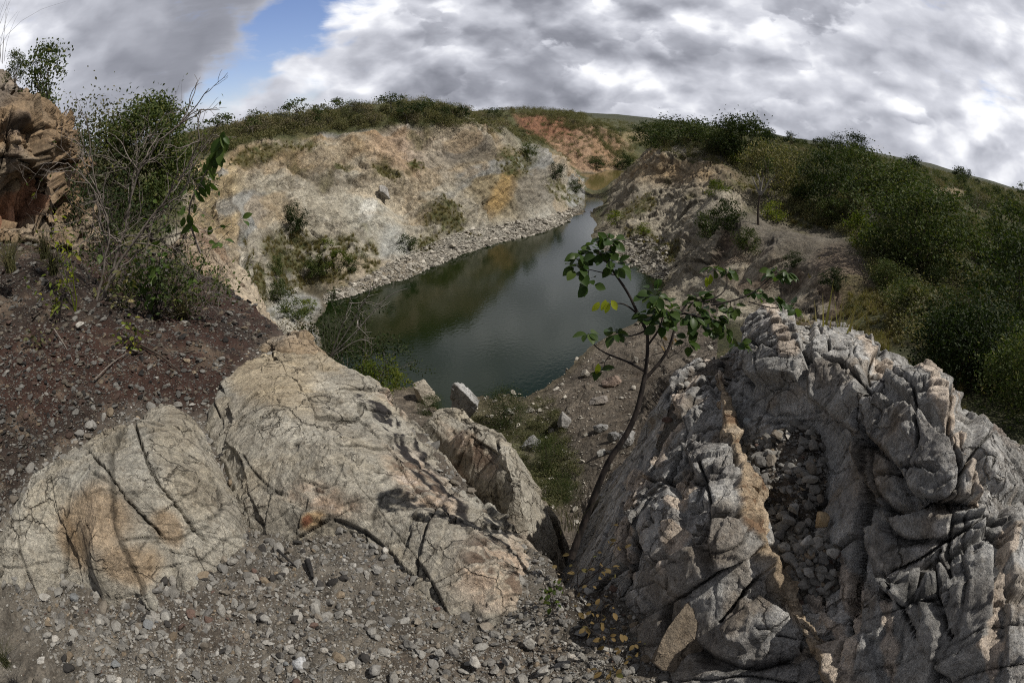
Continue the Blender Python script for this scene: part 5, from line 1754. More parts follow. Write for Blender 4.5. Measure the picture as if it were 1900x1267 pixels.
def px_h(p, h_px):
    return h_px / 1070.0 * float(np.linalg.norm(p)) * 1.02


# trees and shrubs one can single out: (prototypes, px, base py, height px, width, label, category, group, rmin)
HAND = [
    (T_NEAR, 1705, 500, 140, 1.25, 'big dark rounded tree in front of the bend of the grey path', 'tree', 10),
    (T_NEAR, 1800, 720, 150, 1.2, 'dark bushy tree just behind the grey rock mass on the right', 'tree', 10),
    (T_NEAR, 1890, 640, 170, 1.1, 'dark tree beside the lower grey path at the frame edge', 'tree', 10),
    (T_NEAR, 1900, 780, 150, 1.1, 'dark tree directly above the far end of the grey rock mass', 'tree', 10),
    (T_MID, 1370, 300, 78, 1.15, 'tallest dark round tree on the skyline behind the ridge crest', 'tree', 100),
    (T_MID, 1300, 292, 64, 1.3, 'dark broad tree directly behind the gravel crest of the ridge', 'tree', 119),
    (T_MID, 1250, 286, 60, 1.3, 'dark tree at the left end of the clump behind the ridge crest', 'tree', 125),
    (T_MID, 1340, 300, 55, 1.2, 'lower dark tree between the broad tree and the tallest tree behind the ridge', 'tree', 112),
    (T_MID, 1215, 275, 45, 1.3, 'dark tree above the notch where the water bends', 'tree', 130),
    (T_MID, 1530, 395, 100, 0.9, 'dense dark tree left of the small pale clearing', 'tree', 60),
    (T_MID, 1590, 350, 70, 1.2, 'dark tree on the rise above the pale clearing', 'tree', 70),
    (T_MID, 1660, 400, 90, 1.3, 'dark tree right of the small pale clearing', 'tree', 50),
    (T_MID, 1580, 300, 46, 1.2, 'dark tree just under the hill skyline, right of two grey ones', 'tree', 150),
    (T_MIDS, 1425, 365, 96, 0.85, 'greyish half bare tree behind the dead white tree', 'tree', 60),
    (T_MIDS, 1480, 350, 60, 1.1, 'greyish thin crowned tree on the slope behind the mound', 'tree', 60),
    (T_MID, 1870, 520, 120, 1.0, 'dark tree with its crown against the hill above the path', 'tree', 30),
    (T_MID, 1750, 700, 110, 1.1, 'dark bushy tree left of the one behind the grey rock mass', 'tree', 10),
    (S_BRIGHT, 1590, 462, 62, 0.9, 'yellow green bush at the far edge of the gravel mound', 'shrub', 35),
    (S_BRIGHT, 1435, 410, 36, 1.0, 'yellow green bush beside the foot of the dead white tree', 'shrub', 40),
    (S_BRIGHT, 1330, 372, 34, 1.0, 'yellow green bush in the cleft between ridge and mound', 'shrub', 60),
    (S_BRIGHT, 1365, 305, 20, 1.2, 'small yellow bush by the slim cactus behind the ridge', 'shrub', 90),
    (S_GREEN, 1345, 425, 50, 0.9, 'dark grey green bush in the gully left of the mound', 'shrub', 50),
    (S_GREEN, 1312, 440, 44, 0.9, 'dark twiggy bush hanging on the cliff left of the gully', 'shrub', 50),
    (S_GREEN, 1385, 465, 40, 0.9, 'green bush on the eroded bank under the gravel mound', 'shrub', 45),
    (S_GREEN, 1545, 535, 34, 1.1, 'dark bush on the shaded side of the gravel mound', 'shrub', 40),
    (S_GREEN, 1470, 495, 26, 1.1, 'small dark bush on the edge of the gravel mound', 'shrub', 45),
    (S_GREEN, 549, 430, 48, 0.62, 'tall green shrub standing alone on the quarry wall', 'shrub', 40),
    (S_GREEN, 757, 467, 30, 0.95, 'round green shrub at the edge of the grey scree', 'shrub', 40),
    (S_GREEN, 590, 513, 36, 0.95, 'dark round shrub in the middle of the grassy bay', 'shrub', 40),
    (S_GREEN, 521, 556, 36, 0.85, 'lowest dark green shrub near the far shore in the grassy bay', 'shrub', 40),
    (S_GREEN, 548, 592, 34, 1.3, 'dark bush at the water edge where the pale rock rib ends', 'shrub', 40),
    (S_BRIGHT, 572, 578, 22, 1.2, 'small fresh green bush at the shore beside the dark one', 'shrub', 40),
    (S_GREEN, 516, 510, 32, 0.7, 'narrow green shrub at the left side of the grassy bay', 'shrub', 40),
    (S_BRIGHT, 632, 500, 34, 1.0, 'lighter green shrub at the right side of the grassy bay', 'shrub', 40),
    (S_GREEN, 650, 502, 20, 1.4, 'low spreading dark shrub at the foot of the lighter green one', 'shrub', 40),
    (S_BRIGHT, 607, 464, 20, 1.0, 'small yellow green shrub above the grassy bay', 'shrub', 40),
    (S_GREEN, 980, 292, 26, 0.9, 'dark shrub perched on the wall below the red cliff', 'shrub', 60),
    (S_GREEN, 1066, 357, 22, 1.0, 'dark shrub on the grassy spur by the narrow water', 'shrub', 80),
    (S_GREEN, 1030, 330, 26, 1.0, 'dark shrub at the top of the grassy spur', 'shrub', 80),
    (S_GREEN, 1107, 312, 20, 1.4, 'dark shrub at the left of the red cliff foot', 'shrub', 150),
    (S_GREEN, 1158, 312, 24, 1.2, 'dark shrub at the right of the red cliff foot', 'shrub', 150),
    (S_BRIGHT, 1140, 415, 22, 1.3, 'green shrub low on the ridge above the narrow water', 'shrub', 60),
    (S_BRIGHT, 1195, 435, 22, 1.0, 'green shrub on the ridge above the gravel beach', 'shrub', 60),
    (S_FINE, 938, 790, 66, 0.9, 'feathery dark green bush behind the lower pale slab', 'shrub', 22),
    (S_FINE, 1015, 870, 60, 0.9, 'dark bush on the turf right of the lower pale slab', 'shrub', 18),
    (S_FINE, 1040, 935, 60, 0.8, 'dark bush deepest in the chasm beside the sapling trunk', 'shrub', 15),
    (S_FINE, 800, 765, 30, 1.2, 'dark bush at the foot of the cream boulder by the water', 'shrub', 20),
    (S_BRIGHT, 735, 720, 34, 1.0, 'bright green bush just beyond the burnt slab edge', 'shrub', 6),
]
for i, (pr, px, py, hp, wd, lab, cat, rm) in enumerate(HAND):
    p = hit(px, py, rm)
    plant(pr[i % len(pr)], p, px_h(p, hp), lab, cat, None, wd)

# the upland scrub: trees and shrubs behind the rim and over the hill on the right
PLATEAU = [(345, 268), (400, 250), (480, 232), (600, 215), (750, 206), (900, 205), (960, 206), (1060, 216), (1150, 240), (1160, 262), (1060, 232), (985, 214), (955, 222), (985, 262), (930, 245), (880, 233), (750, 232), (600, 243), (480, 258), (380, 282)]
HILL = [(1160, 262), (1185, 245), (1210, 232), (1300, 240), (1400, 255), (1500, 272), (1600, 290), (1700, 312), (1800, 336), (1920, 366), (1920, 760), (1770, 690), (1690, 620), (1640, 540), (1610, 470), (1560, 425), (1480, 400), (1400, 330), (1350, 298), (1230, 280)]
BARES = [(1615, 405, 50, 13), (1760, 360, 36, 9), (1735, 570, 55, 22), (1800, 508, 28, 24), (1700, 520, 30, 20), (1180, 256, 34, 8), (1840, 590, 40, 14), (1870, 620, 30, 20)]


def scatter_px(poly, n, gap, rg, skip=()):
    got = []
    xs, ys = [q_[0] for q_ in poly], [q_[1] for q_ in poly]
    t = 0
    while len(got) < n and t < 60000:
        t += 1
        x, y = rg.uniform(min(xs), max(xs)), rg.uniform(min(ys), max(ys))
        if sdpoly(np.array([[x, y]]), poly)[0] > 0 or any(((x - a) / rx) ** 2 + ((y - b_) / ry) ** 2 < 1 for a, b_, rx, ry in skip):
            continue
        g = gap * (0.45 + 1.4 * max(0, y - 240) / 300)
        if any((x - a) ** 2 + ((y - b_) * 2.2) ** 2 < g * g for a, b_ in got):
            continue
        got.append((x, y))
    return got


rg = np.random.default_rng(17)
for x, y in scatter_px(PLATEAU, 120, 11, rg):
    p = hit(x, y, 60)
    k_ = rg.random()
    if k_ < 0.11:
        plant(T_FAR[rg.integers(3)], p, rg.uniform(2.2, 3.6), 'dark green tree in the scrub behind the quarry rim', 'tree', 'trees of the scrub behind the rim', rg.uniform(0.9, 1.3))
    elif k_ < 0.18:
        plant(T_UMB[rg.integers(2)], p, rg.uniform(2.8, 4.0), 'flat topped tree standing above the scrub behind the rim', 'tree', 'flat topped trees behind the rim', rg.uniform(0.9, 1.2))
    elif k_ < 0.62:
        plant(S_FAR[rg.integers(3)], p, rg.uniform(1.2, 2.2), 'olive green shrub in the scrub behind the quarry rim', 'shrub', 'shrubs of the scrub behind the rim', rg.uniform(0.9, 1.4))
    else:
        plant(S_GREY[rg.integers(2)], p, rg.uniform(1.4, 2.4), 'grey green thin shrub in the scrub behind the quarry rim', 'shrub', 'grey shrubs behind the rim', rg.uniform(0.9, 1.3))
p = hit(748, 214, 60)
plant(T_UMB[0], p, px_h(p, 26), 'slim flat topped tree sticking up highest above the scrub skyline', 'tree', None, 0.8)
SKYL = [(x_, np.interp(x_, [1185, 1210, 1300, 1400, 1500, 1600, 1700, 1800, 1920], [246, 236, 243, 257, 274, 292, 314, 338, 368]) + 1.5) for x_ in np.sort(rg.uniform(1190, 1910, 46))]
for i_, (x, y) in enumerate(scatter_px(HILL, 205, 14, rg, BARES) + SKYL):
    p = hit(x, y, 20)
    sk = (x, y) in SKYL
    k_ = rg.random()
    dd = float(np.linalg.norm(p))
    if k_ < 0.48:
        pr = T_MID[rg.integers(3)] if dd < 120 else T_FAR[rg.integers(3)]
        plant(pr, p, rg.uniform(1.8, 3.7) * (2.2 if sk else 1.25 if dd > 180 else 1 if dd > 60 else 0.7), 'dark green tree among the woods on the hillside', 'tree', 'trees of the hillside woods', rg.uniform(0.95, 1.4))
    elif k_ < 0.72:
        pr = T_MIDS[rg.integers(2)] if dd < 120 else S_GREY[rg.integers(2)]
        plant(pr, p, rg.uniform(1.8, 3.4) * (1 if dd > 60 else 0.75), 'olive grey tree with a thin crown on the hillside', 'tree', 'thin crowned trees of the hillside', rg.uniform(0.9, 1.3))
    elif k_ < 0.94:
        plant(S_FAR[rg.integers(3)], p, rg.uniform(1.4, 2.6), 'olive shrub between the trees on the hillside', 'shrub', 'shrubs of the hillside', rg.uniform(0.9, 1.4))
    else:
        plant(BARE[rg.integers(2)], p, rg.uniform(2.5, 4.0), 'leafless grey tree among the hillside woods', 'tree', 'leafless trees of the hillside', 1.0)


def tiled(name, protos, items, material, kind_label):
    """many small copies of leaf clumps in one mesh: items (x, y, z, height, width)"""
    VV, FF, o = [], [], 0
    rg_ = np.random.default_rng(5)
    which = rg_.integers(0, len(protos), len(items))
    items = np.asarray(items, float)
    for k_, (pv, pf) in enumerate(protos):
        it = items[which == k_]
        if not len(it):
            continue
        a = rg_.uniform(0, 6.283, len(it))
        c, s = np.cos(a)[:, None], np.sin(a)[:, None]
        w = (it[:, 3] * it[:, 4])[:, None]
        V_ = np.stack([(pv[:, 0] * c - pv[:, 1] * s) * w + it[:, :1], (pv[:, 0] * s + pv[:, 1] * c) * w + it[:, 1:2], pv[:, 2] * it[:, 3:4] + it[:, 2:3]], -1)
        VV.append(V_.reshape(-1, 3))
        FF.append((pf[None] + (np.arange(len(it)) * len(pv))[:, None, None] + o).reshape(-1, pf.shape[1]))
        o += len(it) * len(pv)
    ob = new_mesh(name, np.concatenate(VV), np.concatenate(FF), material, smooth=False)
    return tag(ob, kind_label, None, None, 'stuff')


def low_clump(seed, n, lsize, R=0.7, H=1.0):
    r_ = np.random.default_rng(seed)
    pos = r_.normal(size=(n, 3)) * np.array((R * 0.45, R * 0.45, 0.26 * H)) + np.array((0, 0, 0.42 * H))
    pos[:, 2] = np.abs(pos[:, 2])
    return leaf_cards(pos, np.full(n, lsize), r_)


LC = [low_clump(200 + i, 170, 0.15) for i in range(4)]


def items_on(mask, n, h0, h1, sink=0.0):
    ids_ = pick(mask, n)
    hh = rng.uniform(h0, h1, len(ids_))
    return np.stack([TV[ids_, 0], TV[ids_, 1], TV[ids_, 2] - sink, hh, rng.uniform(0.8, 1.5, len(ids_))], 1)


plat = farm & inf_ | (farm & (tY > 150) & (tX > 300) & (tX < 1950) & (tY <= 300))
plat &= (tD < 700)
bare_px = np.zeros(len(TV), bool)
for a, b_, rx, ry in BARES:
    bare_px |= (((tX - a) / rx) ** 2 + ((tY - b_) / ry) ** 2 < 1)
up_l = plat & (tX < 1160) & (tX > 325) & (tY < rimy - 1) & (tD > 70)
up_l2 = plat & (tX > 940) & (tX < 1180) & (tD > 240)
hillm = plat & (tX > 1180) & (sdpoly(np.stack([tX, tY], 1), HILL) < 8) & ~bare_px & (tD > 24)
it = np.concatenate([items_on(up_l, 1500, 0.8, 1.7), items_on(up_l2, 700, 1.0, 2.2), items_on(hillm, 1800, 0.6, 1.4), items_on(hillm & (tD > 180), 1500, 1.2, 2.6)])
tiled('scrub', LC, it, L_SCRUB, 'olive scrub covering the upland and the hillside')
it = np.concatenate([items_on(hillm & (tD > 40), 300, 0.6, 1.3), items_on(up_l, 60, 0.8, 1.4), items_on(hillm & (tD > 150), 900, 1.2, 2.6)])
tiled('undergrowth', LC, it, L_TREE, 'dark green undergrowth below the hillside trees')

# tussocks of dry grass on the quarry faces and spurs
bl = np.random.default_rng(31)


def tuft(seed, n, droop=0.5):
    r_ = np.random.default_rng(seed)
    a, lean = r_.uniform(0, 6.283, n), np.abs(r_.normal(0, 0.35, n))
    L = r_.uniform(0.5, 1.0, n)
    d = np.stack([np.cos(a) * lean, np.sin(a) * lean, np.ones(n)], 1)
    d = unit(d)
    s = np.stack([-np.sin(a), np.cos(a), np.zeros(n)], 1) * 0.022
    b_ = r_.normal(size=(n, 3)) * np.array((0.10, 0.10, 0))
    m_ = b_ + d * (L * 0.6)[:, None]
    t = b_ + d * L[:, None] + np.stack([np.cos(a), np.sin(a), -0.6 * np.ones(n)], 1) * (droop * lean * L)[:, None]
    V_ = np.stack([b_ - s, b_ + s, m_ + s * 0.7, m_ - s * 0.7, t], 1).reshape(-1, 3)
    i = np.arange(n)[:, None] * 5
    F_ = np.concatenate([np.concatenate([i, i + 1, i + 2], 1), np.concatenate([i, i + 2, i + 3], 1), np.concatenate([i + 3, i + 2, i + 4], 1)])
    return V_, F_


TU = [tuft(300 + i, 34) for i in range(4)]
grm = (gr > 0.4) & plat & (TV[:, 2] > -19.7)
it = np.concatenate([items_on(grm, 1700, 0.3, 0.8, 0.05), items_on(plat & (tX > 1480) & (tX < 1800) & (tY > 450) & (tD < 60), 500, 0.3, 0.7, 0.05)])
tiled('grass', TU, it, L_STRAW, 'dry yellow green grass on the quarry faces and slopes')
it = np.concatenate([items_on(grm & (rng.random(len(TV)) < 0.5), 130, 0.4, 0.8), items_on((tf > 0.35) & (tD > 17) & (TV[:, 2] > -19.8), 380, 0.15, 0.6)])
tiled('low_weeds', LC, it, L_SCRUB, 'low green weeds among the grass and on the turf')


# ------------------------------------------------------------------ plants of the ledge
def line3(pts, r0, r1=None):
    """a pixel polyline as places, its distance going from r0 to r1"""
    r1 = r0 if r1 is None else r1
    return np.array([at(x, y, r=r0 + (r1 - r0) * i / max(1, len(pts) - 1)) for i, (x, y) in enumerate(pts)])


def rebase(root_loc, V_):
    return V_ - np.asarray(root_loc)


def part(name, VF, mat, root, loc, smooth=True):
    return new_mesh(name, rebase(loc, VF[0]), VF[1], mat, root, smooth=smooth)


# ---- the sapling growing out of the chasm
rg = np.random.default_rng(23)
loc = at(1064, 1022, r=1.78)
root = empty('sapling', loc)
tag(root, 'young tree with a bent dark trunk and round leaves growing from the chasm', 'tree')
tr_ = spline(line3([(1060, 1035), (1070, 1005), (1085, 965), (1108, 905), (1130, 852), (1160, 812), (1180, 770), (1191, 725), (1197, 695)], 1.78, 2.05), 30)
lf = spline(line3([(1197, 697), (1202, 650), (1201, 610), (1184, 585), (1168, 548), (1150, 520), (1132, 495), (1112, 470)], 2.05, 2.10), 24)
rt = spline(line3([(1196, 704), (1222, 676), (1243, 645), (1252, 605), (1262, 580), (1276, 562)], 2.05, 2.18), 20)
trunk = tubes([(tr_, np.linspace(0.016, 0.0095, 30)), (lf, np.linspace(0.008, 0.0035, 24)), (rt, np.linspace(0.0078, 0.0032, 20))], 9)
trunk[0][:] += (0.0016 * fbm(trunk[0] * 45, 3, 9))[:, None]
part('trunk', trunk, B_SAP, root, loc)
br = [(spline(line3([(1195, 688), (1172, 674), (1146, 664), (1118, 654), (1100, 640), (1090, 622)], 2.05, 1.98), 14), np.linspace(0.006, 0.0015, 14)),
      (spline(line3([(1201, 612), (1180, 622), (1160, 625), (1140, 622)], 2.08, 2.0), 10), np.linspace(0.004, 0.0013, 10)),
      (spline(line3([(1180, 580), (1160, 563), (1140, 562), (1122, 566)], 2.08, 2.05), 10), np.linspace(0.004, 0.0013, 10)),
      (spline(line3([(1262, 580), (1300, 588), (1330, 600), (1350, 610)], 2.16, 2.3), 12), np.linspace(0.005, 0.0015, 12)),
      (spline(line3([(1276, 562), (1310, 560), (1345, 545), (1352, 520), (1345, 500)], 2.18, 2.35), 14), np.linspace(0.005, 0.0015, 14)),
      (spline(line3([(1320, 566), (1370, 556), (1405, 540), (1430, 512), (1455, 505)], 2.22, 2.42), 14), np.linspace(0.0045, 0.0014, 14)),
      (spline(line3([(1390, 560), (1430, 572), (1470, 572)], 2.3, 2.5), 10), np.linspace(0.003, 0.0012, 10)),
      (spline(line3([(1202, 640), (1225, 610), (1232, 580), (1222, 552)], 2.06, 2.05), 12), np.linspace(0.005, 0.0015, 12)),
      (spline(line3([(1240, 650), (1225, 655), (1208, 660)], 2.1, 2.08), 8), np.linspace(0.003, 0.0015, 8)),
      (spline(line3([(1140, 510), (1112, 505), (1085, 498)], 2.1, 2.05), 8), np.linspace(0.003, 0.0012, 8)),
      (spline(line3([(1128, 490), (1135, 465), (1130, 448)], 2.1, 2.12), 8), np.linspace(0.003, 0.0012, 8))]
CL = [(1112, 466, 14, 36, 2.10), (1075, 495, 10, 26, 2.05), (1132, 446, 10, 32, 2.12), (1142, 492, 9, 26, 2.1), (1092, 520, 7, 24, 2.05), (1075, 470, 6, 20, 2.07), (1215, 548, 15, 34, 2.05), (1238, 574, 13, 30, 2.06), (1202, 588, 8, 22, 2.06),
      (1225, 600, 8, 24, 2.07), (1295, 556, 10, 28, 2.2), (1318, 588, 13, 32, 2.25), (1345, 612, 9, 26, 2.3), (1355, 575, 9, 26, 2.3), (1300, 612, 8, 24, 2.2), (1282, 588, 8, 24, 2.18), (1326, 500, 6, 20, 2.35), (1352, 502, 5, 18, 2.35),
      (1400, 540, 6, 22, 2.38), (1440, 506, 8, 24, 2.42), (1462, 506, 4, 12, 2.43), (1476, 570, 6, 18, 2.5), (1440, 560, 5, 16, 2.45), (1142, 620, 6, 16, 2.0), (1092, 618, 3, 10, 1.98), (1113, 690, 3, 8, 2.0), (1275, 636, 6, 18, 2.15), (1370, 640, 6, 18, 2.32)]
B_, D_, L_ = [], [], []
for px, py, n, rad, r in CL:
    c = at(px, py, r=r)
    R3 = rad / 1070 * np.linalg.norm(c)
    allp = np.concatenate([lf, rt] + [b[0] for b in br[:11]])
    near_ = allp[np.argmin(np.linalg.norm(allp - c, axis=1))]
    tw = wiggle(near_, c, 6, 0.2, rg)
    br.append((tw, np.linspace(0.002, 0.0009, 6)))
    for _ in range(int(n * 1.7)):
        o_ = unit(rg.normal(size=3) * np.array((1, 1, 0.7)))
        bpt = c + o_ * R3 * rg.uniform(0.15, 0.65)
        B_.append(bpt)
        D_.append(o_ * np.array((1, 1, 0.5)) + np.array((0, -0.1, -0.25)) + rg.normal(size=3) * 0.25)
        L_.append(rg.uniform(0.034, 0.058))
part('branch', tubes(br, 5), B_SAP, root, loc)
B_, D_, L_ = np.array(B_), np.array(D_), np.array(L_)
part('foliage', ovate_leaves(B_, D_, np.array((0, -0.25, 1.0)) + rg.normal(size=(len(B_), 3)) * 0.45, L_, 0.74, 0.2), L_SAP, root, loc)
B_, D_, L_ = [], [], []
for px, py, r in ((1112, 566, 2.05), (1124, 562, 2.05), (1128, 566, 2.05), (1134, 563, 2.05), (1310, 520, 2.35), (1318, 515, 2.35), (1110, 680, 2.0)):
    B_.append(at(px, py - 6, r=r))
    D_.append(np.array((rg.normal() * 0.3, -0.2, -1)))
    L_.append(0.045)
part('young_foliage', ovate_leaves(np.array(B_), np.array(D_), np.tile((0.3, -1.0, 0.2), (len(B_), 1)), np.array(L_), 0.6, 0.15), L_YEL, root, loc)


# ---- weeds
def weed(name, px, py, r, h_px, nst, nleaf, lmat, smat, lsize, label, cat, seed, spread=0.5, wid=0.6, bare=0.0, group=None, z=None):
    rg_ = np.random.default_rng(seed)
    loc_ = at(px, py, r=r)
    rt_ = empty(name, loc_)
    H = h_px / 1070 * np.linalg.norm(loc_)
    st, Bs, Ds, Ls = [], [], [], []
    for s_ in range(nst):
        tip = np.array((rg_.normal() * spread * H, rg_.normal() * spread * H, H * rg_.uniform(0.6, 1.05)))
        pth = wiggle((0, 0, -0.03), tip, 8, 0.25, rg_)
        st.append((pth, np.linspace(max(0.0016, H * 0.007), 0.0009, 8)))
        k_ = max(1, nleaf // nst)
        t = rg_.uniform(bare, 1, k_)
        q_ = np.stack([np.interp(t, np.linspace(0, 1, 8), pth[:, j]) for j in range(3)], 1)
        d = unit(rg_.normal(size=(k_, 3)) * np.array((1, 1, 0.4)) + np.array((0, 0, 0.1)))
        for a in range(k_):
            tw = np.stack([q_[a], q_[a] + d[a] * lsize * 0.6])
            st.append((tw, (0.001, 0.0007)))
            Bs.append(tw[1])
            Ds.append(d[a] + np.array((0, 0, -0.25)))
            Ls.append(lsize * rg_.uniform(0.6, 1.25))
    v, f = tubes(st, 4)
    new_mesh('stem', v, f, smat, rt_)
    if Bs:
        v, f = ovate_leaves(np.array(Bs), np.array(Ds), np.array((0, 0, 1.0)) + rg_.normal(size=(len(Bs), 3)) * 0.5, np.array(Ls), wid)
        new_mesh('foliage', v, f, lmat, rt_)
    return tag(rt_, label, cat, group)


weed('weed', 1118, 1170, 1.36, 90, 7, 34, L_DRY, B_SAP, 0.026, 'reddish green seedlings at the foot of the grey ridge', 'weed', 41, 0.5, 0.62, 0.3)
weed('weed', 1150, 1235, 1.24, 80, 5, 24, L_DRY, B_SAP, 0.028, 'yellowish leafy weed nearest the brown rock block', 'weed', 42, 0.4, 0.62, 0.3)
weed('weed', 1030, 1120, 1.50, 70, 5, 26, L_BRIGHT, B_SAP, 0.026, 'bright green weed at the right end of the tan slab', 'weed', 43, 0.55, 0.66, 0.2)
weed('weed', 1075, 1080, 1.60, 110, 9, 40, L_DRY, B_SAP, 0.024, 'dry twiggy weed at the base of the sapling trunk', 'weed', 44, 0.5, 0.6, 0.3)
weed('weed', 248, 648, 4.9, 60, 7, 60, L_BRIGHT, B_SAP, 0.052, 'small bright green seedling on the dark soil', 'weed', 45, 0.35, 0.5, 0.1)
weed('weed', 295, 590, 6.0, 150, 10, 120, L_SAP, B_SAP, 0.10, 'dark leafy weed right of the bare shrub base', 'weed', 46, 0.45, 0.6, 0.25)
weed('weed', 225, 575, 5.9, 90, 8, 70, L_SCRUB, B_SAP, 0.075, 'low leafy weed at the very base of the bare shrub', 'weed', 47, 0.5, 0.5, 0.1)
weed('weed', 110, 585, 5.2, 110, 8, 90, L_BRIGHT, B_SAP, 0.055, 'light green weed left of the bare shrub base', 'weed', 48, 0.45, 0.45, 0.15)
weed('weed', 75, 640, 4.6, 40, 6, 40, L_SCRUB, B_SAP, 0.04, 'low creeping weed lying on the soil slope', 'weed', 49, 0.9, 0.5, 0.1)
weed('tall_stem', 138, 585, 5.6, 225, 2, 40, L_YEL, L_YEL, 0.07, 'tall yellow green stem with small leaves before the crag', 'weed', 50, 0.07, 0.42, 0.35)
weed('weed', 1240, 655, 2.6, 60, 6, 10, L_DRY, B_SAP, 0.03, 'thin dry twigs behind the top of the grey ridge', 'weed', 51, 0.5, 0.5, 0.5)
weed('weed', 325, 470, 6.4, 120, 7, 40, L_SAP, B_SAP, 0.09, 'broad leaved weed hanging among the bare shrub twigs', 'weed', 52, 0.5, 0.6, 0.4)

# the drooping leafy spray in front of the quarry wall
rg = np.random.default_rng(61)
loc = at(372, 470, r=5.6)
root = empty('leafy_branch', loc)
tag(root, 'drooping spray of long dark green leaves in front of the quarry wall', 'plant')
st = spline(line3([(372, 470), (350, 410), (352, 375), (372, 340), (392, 300), (408, 265), (416, 250)], 5.6, 5.2), 26)
part('stem', tubes([(st, np.linspace(0.012, 0.004, 26))], 5), B_GREY, root, loc)
t_ = np.concatenate([rg.uniform(0.55, 1.0, 30), rg.uniform(0.25, 0.5, 8)])
q_ = np.stack([np.interp(t_, np.linspace(0, 1, 26), st[:, j]) for j in range(3)], 1)
d_ = np.stack([rg.normal(size=38) * 0.5, rg.normal(size=38) * 0.4, -np.ones(38)], 1)
part('foliage', ovate_leaves(q_ + rg.normal(size=(38, 3)) * 0.03, d_, np.array((0.4, -1.0, 0.3)) + rg.normal(size=(38, 3)) * 0.5, rg.uniform(0.10, 0.17, 38), 0.5, 0.1), L_SAP, root, loc)

# ---- the big bare shrub at the left
rg = np.random.default_rng(71)
loc = at(168, 598, r=5.9)
root = empty('bare_shrub', loc)
tag(root, 'large leafless grey shrub with crooked thorny branches on the soil bank', 'shrub')
STEMS = [([(165, 600), (185, 540), (196, 480), (205, 430), (192, 380), (175, 335), (172, 300)], 5.9, 5.8, 0.024),
         ([(172, 600), (205, 520), (222, 455), (240, 400), (246, 345), (262, 300), (295, 262), (335, 228)], 6.0, 5.7, 0.028),
         ([(168, 600), (196, 540), (240, 455), (285, 402), (325, 345), (360, 290), (370, 262)], 5.9, 5.4, 0.026),
         ([(246, 450), (300, 395), (345, 350), (372, 305)], 5.8, 5.5, 0.015),
         ([(238, 405), (246, 350), (240, 310), (215, 300)], 6.0, 6.0, 0.014),
         ([(200, 455), (185, 400), (172, 345), (140, 312), (112, 302), (74, 305)], 5.9, 5.6, 0.014),
         ([(225, 450), (180, 430), (150, 405)], 5.9, 5.7, 0.011),
         ([(200, 530), (250, 470), (310, 440), (360, 425), (395, 430)], 5.9, 5.7, 0.013),
         ([(246, 345), (256, 290), (250, 252)], 5.9, 5.9, 0.010),
         ([(225, 440), (285, 440), (340, 470), (372, 520)], 6.0, 5.8, 0.012),
         ([(165, 600), (130, 540), (115, 480), (118, 430)], 5.9, 5.7, 0.010)]
tw = []
for pts, r0, r1, rad in STEMS:
    q_ = spline(line3(pts, r0, r1), 26)
    q_[1:-1] += rg.normal(size=(24, 3)) * 0.008
    part('stem', tubes([(q_, np.linspace(rad * 0.8, rad * 0.22, 26))], 6), B_GREY, root, loc)
    for _ in range(13 if rad > 0.02 else 8):
        k_ = rg.integers(9, 26)
        d0 = unit(unit(q_[k_] - q_[k_ - 2]) + rg.normal(size=3) * 0.7)
        grow(rg, q_[k_], d0, rg.uniform(0.22, 0.5), rad * 0.30, 2, tw, 0.6, (1, 3), 0.4, 0.0)
part('twig', tubes(tw, 4), B_GREY, root, loc)
c_ = np.concatenate([t[0][-2:] for t in tw[::9]])
part('bud_foliage', leaf_cards(c_ + rg.normal(size=c_.shape) * 0.015, np.full(len(c_), 0.045), rg), L_BRIGHT, root, loc, False)


def brush(px, py, r, w_px, h_px, n, seed, mat, label, rad=0.006, depth=3, name='dry_brush', cat='shrub', up=0.9, leaf=None):
    rg_ = np.random.default_rng(seed)
    loc_ = at(px, py, r=r)
    rt_ = empty(name, loc_)
    k_ = np.linalg.norm(loc_) / 1070
    out = []
    for i in range(n):
        b0 = np.array((rg_.normal() * w_px * 0.22 * k_, rg_.normal() * w_px * 0.15 * k_, -0.05))
        grow(rg_, b0, unit(np.array((rg_.normal() * 0.6, rg_.normal() * 0.5, up))), h_px * k_ * rg_.uniform(0.4, 0.62), rad, depth, out, 0.65, (2, 3), 0.45, 0.08)
    v, f = tubes(out, 4)
    new_mesh('twig', v, f, mat, rt_)
    if leaf:
        c = np.concatenate([o[0][2:] for o in out])
        c = c[rg_.integers(0, len(c), leaf[1])]
        v, f = leaf_cards(c + rg_.normal(size=c.shape) * leaf[2], np.full(len(c), leaf[2]), rg_)
        new_mesh('foliage', v, f, leaf[0], rt_, smooth=False)
    return tag(rt_, label, cat)


brush(335, 590, 6.6, 110, 165, 12, 81, B_GREY, 'tangle of dry grey twigs right of the bare shrub', leaf=(L_TREE, 1100, 0.05))
brush(265, 580, 6.9, 130, 190, 12, 82, B_GREY, 'dense grey twigs with sparse leaves behind the bare shrub', leaf=(L_TREE, 1600, 0.05))
brush(385, 545, 7.2, 60, 90, 8, 83, B_GREY, 'small dry twig bush at the top of the pale rock rib')
brush(205, 480, 8.5, 140, 210, 12, 84, B_DARK, 'dark shrub in the shade between crag and green tree', 0.010, leaf=(L_TREE, 2600, 0.06))
brush(645, 710, 8.4, 150, 150, 14, 85, B_GREY, 'olive bush on the cliff just beyond the slab tip', leaf=(L_TREE, 6000, 0.045))
brush(560, 640, 8.8, 80, 60, 9, 86, B_GREY, 'grey twig bush on the cliff behind the rock knob', leaf=(L_GREYSCRUB, 500, 0.04))
